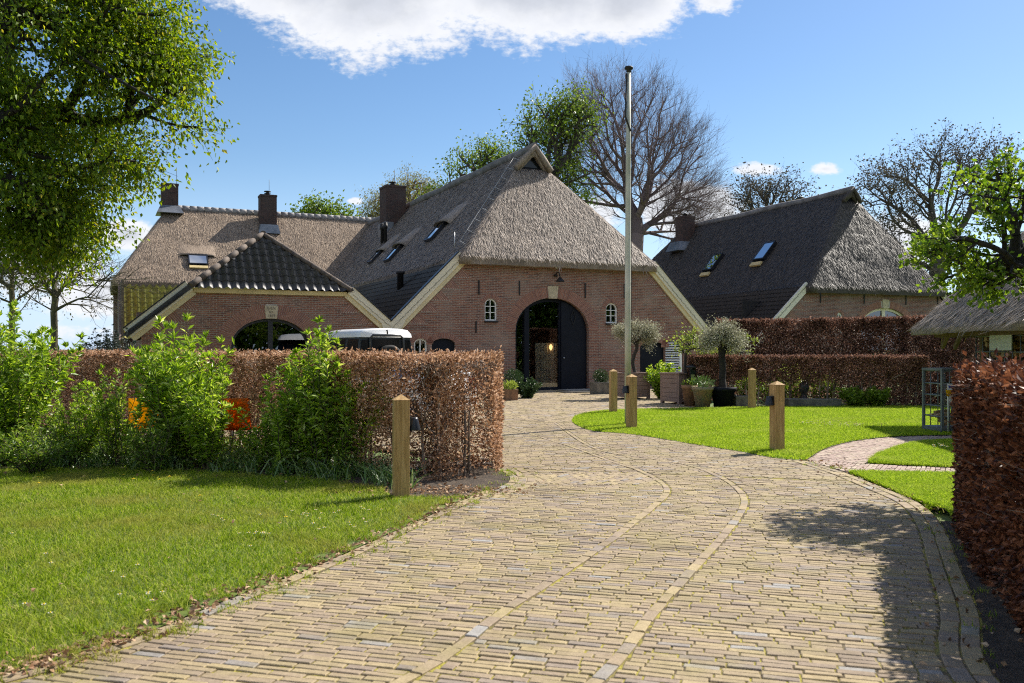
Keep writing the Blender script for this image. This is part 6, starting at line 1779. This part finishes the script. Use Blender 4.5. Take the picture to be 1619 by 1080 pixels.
def build_pots():
    Y = 28.2
    wood_planter('large weathered wooden planter box holding the pale olive tree', 998, Y, .85, .80, 20)
    b = Vector((gx(1004, Y), Y, .80))
    lollipop('olive_tree', 'pale silvery olive tree with clipped round crown, right of the flagpole', tuple(b), [ell(1005, 530, 26, 12, Y, .4), ell(990, 526, 14, 8, Y, .3), ell(1025, 530, 12, 10, Y, .3)],
             [tuple(b), tuple(at(1003, 585, Y)), tuple(at(1000, 572, Y)), tuple(at(1003, 560, Y)), tuple(at(1007, 552, Y))], .06, 'leaf_olive', 81, per=11)
    Y = 25.6
    wood_planter('wooden planter box beside the two terracotta pots', 1077, Y, .82, .86, 28)
    b = Vector((gx(1084, Y), Y, .82))
    make_tree('small_tree', 'small open-branched tree with fresh lime-green leaves in the right planter box', 'tree', tuple(b), [ell(1105, 545, 38, 22, Y, .4), ell(1130, 560, 26, 26, Y, .4), ell(1085, 545, 18, 20, Y, .3), ell(1180, 540, 16, 9, Y, .2, 150), ell(1155, 555, 24, 14, Y, .3, 250)],
              [tuple(b), tuple(at(1083, 580, Y)), tuple(at(1084, 562, Y)), tuple(at(1088, 552, Y))], .05, 90, 'bark_grey', 'leaf_lemon', 82, leaf=(.09, .055), leaves_per=3, spread=.06, bf=.6, twigs=2, twig_len=.2, sub=0, min_r=.009, twig_r=.004)
    Y = 24.9
    t = thing('lantern', 'black square lantern hanging in front of the right planter box', 'lantern', (gx(1093, Y), Y, 0.03), R(20))
    m = MB()
    z0 = .63
    m.box((0, 0, z0), (.20, .20, .03)); m.box((0, 0, z0 + .42), (.20, .20, .03)); m.frustum4((0, 0, z0 + .435), (.22, .22), (.06, .06), .09)
    for sx in (-1, 1):
        for sy in (-1, 1): m.box((sx * .085, sy * .085, z0 + .21), (.025, .025, .39))
    m.tube([(0, 0, 0), (0, 0, z0)], .02, 8); m.lathe([(.12, 0), (.12, .02)], (0, 0, 0), 14)
    m.build('housing', 'black_paint', t)
    for sx, sy, w, d in ((1, 0, .004, .14), (-1, 0, .004, .14), (0, 1, .14, .004), (0, -1, .14, .004)): MB().box((sx * .085, sy * .085, z0 + .21), (w, d, .38)).build('pane', 'glass_dark', t)
    shrub('glossy_shrub', 'bushy glossy-leaved shrub between the two wooden planter boxes', (gx(1048, 28), 28, .02), 1.15, .62, 46, 'leaf_shrub', 83, leaf=(.11, .05), per=44, bare=.08, stem_r=.008)
    def pot(name, lab, px, Y, r, h, mat, plant=None, rr=.03):
        t = thing(name, lab, 'plant pot', (gx(px, Y), Y, .03), 0)
        MB().lathe([(r * .70, 0), (r * .98, h - .10), (r * 1.08, h - .09), (r * 1.1, h), (r * .98, h), (r * .94, h - .05)], n=28).build('pot', mat, t)
        MB().lathe([(r * .95, h - .07), (r * .5, h - .05)], n=20).build('soil', 'potting_soil', t)
        if plant: plant_in(*plant[:1], t, h - .08, *plant[1:])
        return t
    pot('plant_pot', 'mossy pale terracotta pot with tufts of green, beside the black tub', 1111, 23.9, .27, .56, 'terracotta_old', (84, .30, .26, 'leaf_strap', 260, (.16, .02)))
    pot('plant_pot', 'brown terracotta pot half hidden behind the mossy pale pot', 1092, 24.4, .24, .58, 'terracotta', (85, .22, .2, 'leaf_mid', 120, (.12, .03)))
    pot('plant_pot', 'wide black tub holding the dark-trunked olive tree', 1143, 24.0, .33, .54, 'navy_paint')
    Y = 24.0
    b = Vector((gx(1143, Y), Y, .5))
    make_tree('olive_tree', 'grey-green olive tree with thick dark trunk in the black tub', 'tree', tuple(b), [ell(1142, 535, 15, 9, Y, .28), ell(1129, 543, 9, 7, Y, .25), ell(1156, 543, 9, 7, Y, .25)],
              [tuple(b), tuple(at(1142, 600, Y)), tuple(at(1143, 580, Y)), tuple(at(1141, 565, Y)), tuple(at(1142, 556, Y))], .095, 140, 'bark_dark', 'leaf_olive', 86, leaf=(.075, .02), leaves_per=9, spread=.08, bf=.5, twigs=2, twig_len=.25, sub=1, min_r=.01, twig_r=.004, up=.1)
    def trough(name, lab, px, Y, w, d, h, rz, mat='stone_grey'):
        t = thing(name, lab, 'trough', (gx(px, Y), Y, .03), R(rz))
        m = MB(); a = [(-w / 2, -d / 2), (w / 2, -d / 2), (w / 2, d / 2), (-w / 2, d / 2)]; i = [(x * (1 - .12 / w), y * (1 - .12 / d)) for x, y in a]; b = [(x * .95, y * .92) for x, y in a]
        m.add([(x, y, 0) for x, y in b] + [(x, y, h) for x, y in a] + [(x, y, h) for x, y in i] + [(x, y, h - .1) for x, y in i],
              [(3, 2, 1, 0), (0, 1, 5, 4), (1, 2, 6, 5), (2, 3, 7, 6), (3, 0, 4, 7), (4, 5, 9, 8), (5, 6, 10, 9), (6, 7, 11, 10), (7, 4, 8, 11), (8, 9, 13, 12), (9, 10, 14, 13), (10, 11, 15, 14), (11, 8, 12, 15), (12, 13, 14, 15)])
        m.build('basin', mat, t, bevel=.012); return t
    trough('stone_trough', 'long dark stone trough on the lawn below the bust', 1284, 24.1, 1.45, .5, .22, 2)
    trough('stone_trough', 'small square stone trough between the black tub and plain post', 1172, 24.1, .42, .4, .30, 4)
    t = trough('stone_planter', 'square stone planter with clipped ball, right of the glass entrance', 950, 31.0, .62, .55, .42, 24); t['category'] = 'planter'
    plant_in(87, t, .34, .52, .27, 'leaf_box', 1500, (.05, .025))
    t = trough('square_planter', 'small square clay planter with pale green plant, nearest the hedge end', 806, 27.2, .42, .40, .34, 20, 'terracotta'); t['category'] = 'planter'
    plant_in(88, t, .24, .34, .24, 'leaf_lemon', 380, (.09, .04))
    t = trough('stone_planter', 'stone planter with dark clipped bush left of the glass entrance', 812, 31.2, .62, .5, .38, 24); t['category'] = 'planter'
    plant_in(89, t, .3, .55, .36, 'leaf_box', 1700, (.055, .025))
    shrub('spreading_shrub', 'low dark spreading shrub in front of the narrow left glass pane', (gx(833, 28.4), 28.4, .02), .62, .52, 44, 'leaf_box', 90, leaf=(.085, .04), per=40, bare=.1, stem_r=.006)
    # bust behind the trough
    t = thing('bust', 'dark bust on a stubby neck behind the long stone trough', 'bust', (gx(1271, 24.5), 24.5, 0), 0)
    m = MB(); m.lathe([(.13, 0), (.13, .22), (.10, .25), (.075, .33), (.08, .38), (.12, .44), (.135, .52), (.13, .60), (.10, .66), (.04, .70)], n=18)
    m.box((0, -.13, .52), (.035, .05, .07)); m.box((0, -.115, .46), (.06, .03, .02)); m.box((.13, 0, .53), (.02, .05, .07)); m.box((-.13, 0, .53), (.02, .05, .07)); m.box((.045, -.115, .56), (.05, .03, .015)); m.box((-.045, -.115, .56), (.05, .03, .015))
    o = m.build('head', 'bronze_dark', t)
    t = thing('door_mat', 'dark mat lying before the boarded door leaf', 'door mat', (gx(912, 32.1), 32.1, .036), ANG1)
    MB().box((0, 0, .012), (1.3, .75, .022)).build('mat', 'iron', t, bevel=.005)
build_pots()

def build_shed():
    """open wood store with hipped thatched roof at the right edge"""
    cor = at(1437, 518, 19.0); ang = R(-95.5)
    t = thing('wood_store', 'low open wood store with thatched roof and caged logs, right edge', 'shed', (cor.x, cor.y, 0), ang)
    ez = 2.04
    V = [(-.05, 0, ez), (5.2, 0, ez), (5.2, 4.2, ez), (-.05, 4.2, ez), (2.1, 2.1, ez + 2.5), (3.2, 2.1, ez + 2.5)]
    thatch('thatched_roof', V, [(0, 1, 5, 4), (1, 2, 5), (2, 3, 4, 5), (3, 0, 4)], .14, ['thatch_shed', 'reed_shed'], t, tufts=420, seed=13, amp=.04, bev=.15, cell=.3)
    m = MB()
    for x, y in ((1.85, .78), (4.9, .78), (4.9, 3.6), (1.85, 3.6)): MB().box((x, y, ez / 2), (.13, .13, ez)).build('timber_post', 'beam_wood', t)
    m = MB()
    m.beam((.2, .5, ez - .13), (5.1, .5, ez - .13), .1, .12); m.beam((.4, .5, ez - .14), (.4, 3.9, ez - .14), .1, .12)
    for x in np.arange(.5, 5, .55): m.beam((x, .08, ez - .06), (x + (2.8 - x) * .3, 1.2, ez + .45), .06, .08)
    for y in np.arange(.6, 3.8, .6): m.beam((.10, y, ez - .06), (1.2, y, ez + .45), .06, .08)
    m.beam((1.15, .5, ez - .42), (1.5, .5, ez - .12), .06, .08); m.beam((.45, .52, ez - .40), (.75, .52, ez - .15), .06, .08)
    m.build('rafters', 'beam_wood', t)
    # caged log stack
    m = MB(); x0, x1, y = 1.92, 4.8, .62
    for z in np.arange(.1, 1.95, .29): m.tube([(x0, y - .02, z), (x1, y - .02, z)], .012, 5)
    for x in np.arange(x0, x1 + .01, .30): m.tube([(x, y - .02, .05), (x, y - .02, 1.9)], .012, 5)
    m.build('log_cage', 'cage_metal', t)
    rng = np.random.default_rng(14); m = MB()
    z = .12
    while z < 1.85:
        x = x0 + .08
        while x < x1:
            r = .055 + .05 * rng.random(); n = int(rng.integers(3, 6)); ph = rng.random() * 6
            yy = y + .04 + .1 * rng.random(); cx, cz = x + r, z + rng.normal(0, .02)
            poly = [(cx + r * math.cos(ph + 2 * math.pi * k / n), cz + r * math.sin(ph + 2 * math.pi * k / n)) for k in range(n)]
            m.add([(px, yy, pz) for px, pz in poly] + [(px, yy + .5, pz) for px, pz in poly], [tuple(range(n))] + [(k, (k + 1) % n, (k + 1) % n + n, k + n) for k in range(n)])
            x += 2 * r + .01
        z += .155
    m.build('log_pile', 'firewood', t)
    MB().box(((x0 + x1) / 2, y + .75, 1.0), (x1 - x0, .04, 2.0)).build('back_panel', 'beam_wood', t)
    mat_plain('sign_pale', (0.52, 0.55, 0.42), 0.7, scale=3, var=.06)
    p = Vector((0, 0, 0)); s = thing('notice_board', 'plain pale green board fixed to the log cage under the thatch', 'board', at(1587.5, 538, 15.75), R(-95.5))
    MB().box((0, -.06, 0), (.86, .02, .36)).build('panel', 'sign_pale', s, bevel=.004)
    MB().add([(-.22, -.072, .02), (.02, -.072, .02), (.02, -.072, .026), (-.22, -.072, .026)], [(0, 1, 2, 3)]).build('panel_line', 'iron', s)
    # wheeled cage with notice sheet
    Y = 16.9
    t = thing('wire_cage', 'tall grey wire cage holding firewood beside the dark right hedge', 'cage', (gx(1498, Y), Y, .03), R(10))
    m = MB(); w, d, h = .62, .55, 1.18
    for x in (-w / 2, w / 2):
        for y in (-d / 2, d / 2): MB().box((x, y, h / 2), (.045, .045, h)).build('corner_post', 'cage_metal', t)
    m = MB()
    for z in (.09, .30, .50, .70, .92, h - .02):
        for y in (-d / 2, d / 2): m.tube([(-w / 2, y, z), (w / 2, y, z)], .012, 6)
        for x in (-w / 2, w / 2): m.tube([(x, -d / 2, z), (x, d / 2, z)], .012, 6)
    for x in np.arange(-w / 2 + .15, w / 2, .155):
        for y in (-d / 2, d / 2): m.tube([(x, y, .08), (x, y, h)], .010, 6)
    m.build('wire_grid', 'cage_metal', t)
    m = MB(); m.box((0, 0, .07), (w + .04, d + .04, .06)); m.box((0, 0, h + .01), (w + .05, d + .05, .04))
    for x in (-.3, 0, .3): m.box((x, 0, .02), (.1, d, .05))
    m.build('base_pallet', 'cage_metal', t)
    MB().box((-.02, -d / 2 - .03, .72), (.42, .012, .40)).build('sheet', 'white_paint', t)
    mat_plain('blue_print', (0.03, 0.05, 0.30), 0.6)
    MB().box((-.07, -d / 2 - .038, .865), (.26, .006, .05)).build('blue_heading', 'blue_print', t)
    m = MB()
    for z, l in ((.78, .3), (.72, .34), (.65, .2)): m.box((-.10, -d / 2 - .038, z), (l * .6, .005, .008))
    m.build('text_lines', 'iron', t)
    MB().box((-.02, -d / 2 - .028, .56), (.42, .014, .1)).build('sheet_foot', 'sign_pale', t)
    m = MB()
    for k in range(9):
        z = .15 + .05 * (k % 4) + .05 * (k // 4); x = -.12 + .12 * (k % 3)
        m.beam((x - .16, -.2 + .05 * k, z), (x + .16, -.15 + .05 * k, z + .03), .07, .06)
    m.build('firewood', 'firewood', t)
    Y = 16.4
    t = thing('feeder_pole', 'thin pale pole with a yellow cup on top, in front of the wire cage', 'pole', (gx(1499, Y), Y, .03), 0)
    MB().tube([(0, 0, 0), (0, 0, .72)], .014, 8).build('pole', 'sign_pale', t)
    MB().lathe([(.045, 0), (.06, .10), (.065, .11), (.055, .11), (.05, .1)], (.02, 0, .70), 14).build('cup', 'plastic_yellow', t)
build_shed()
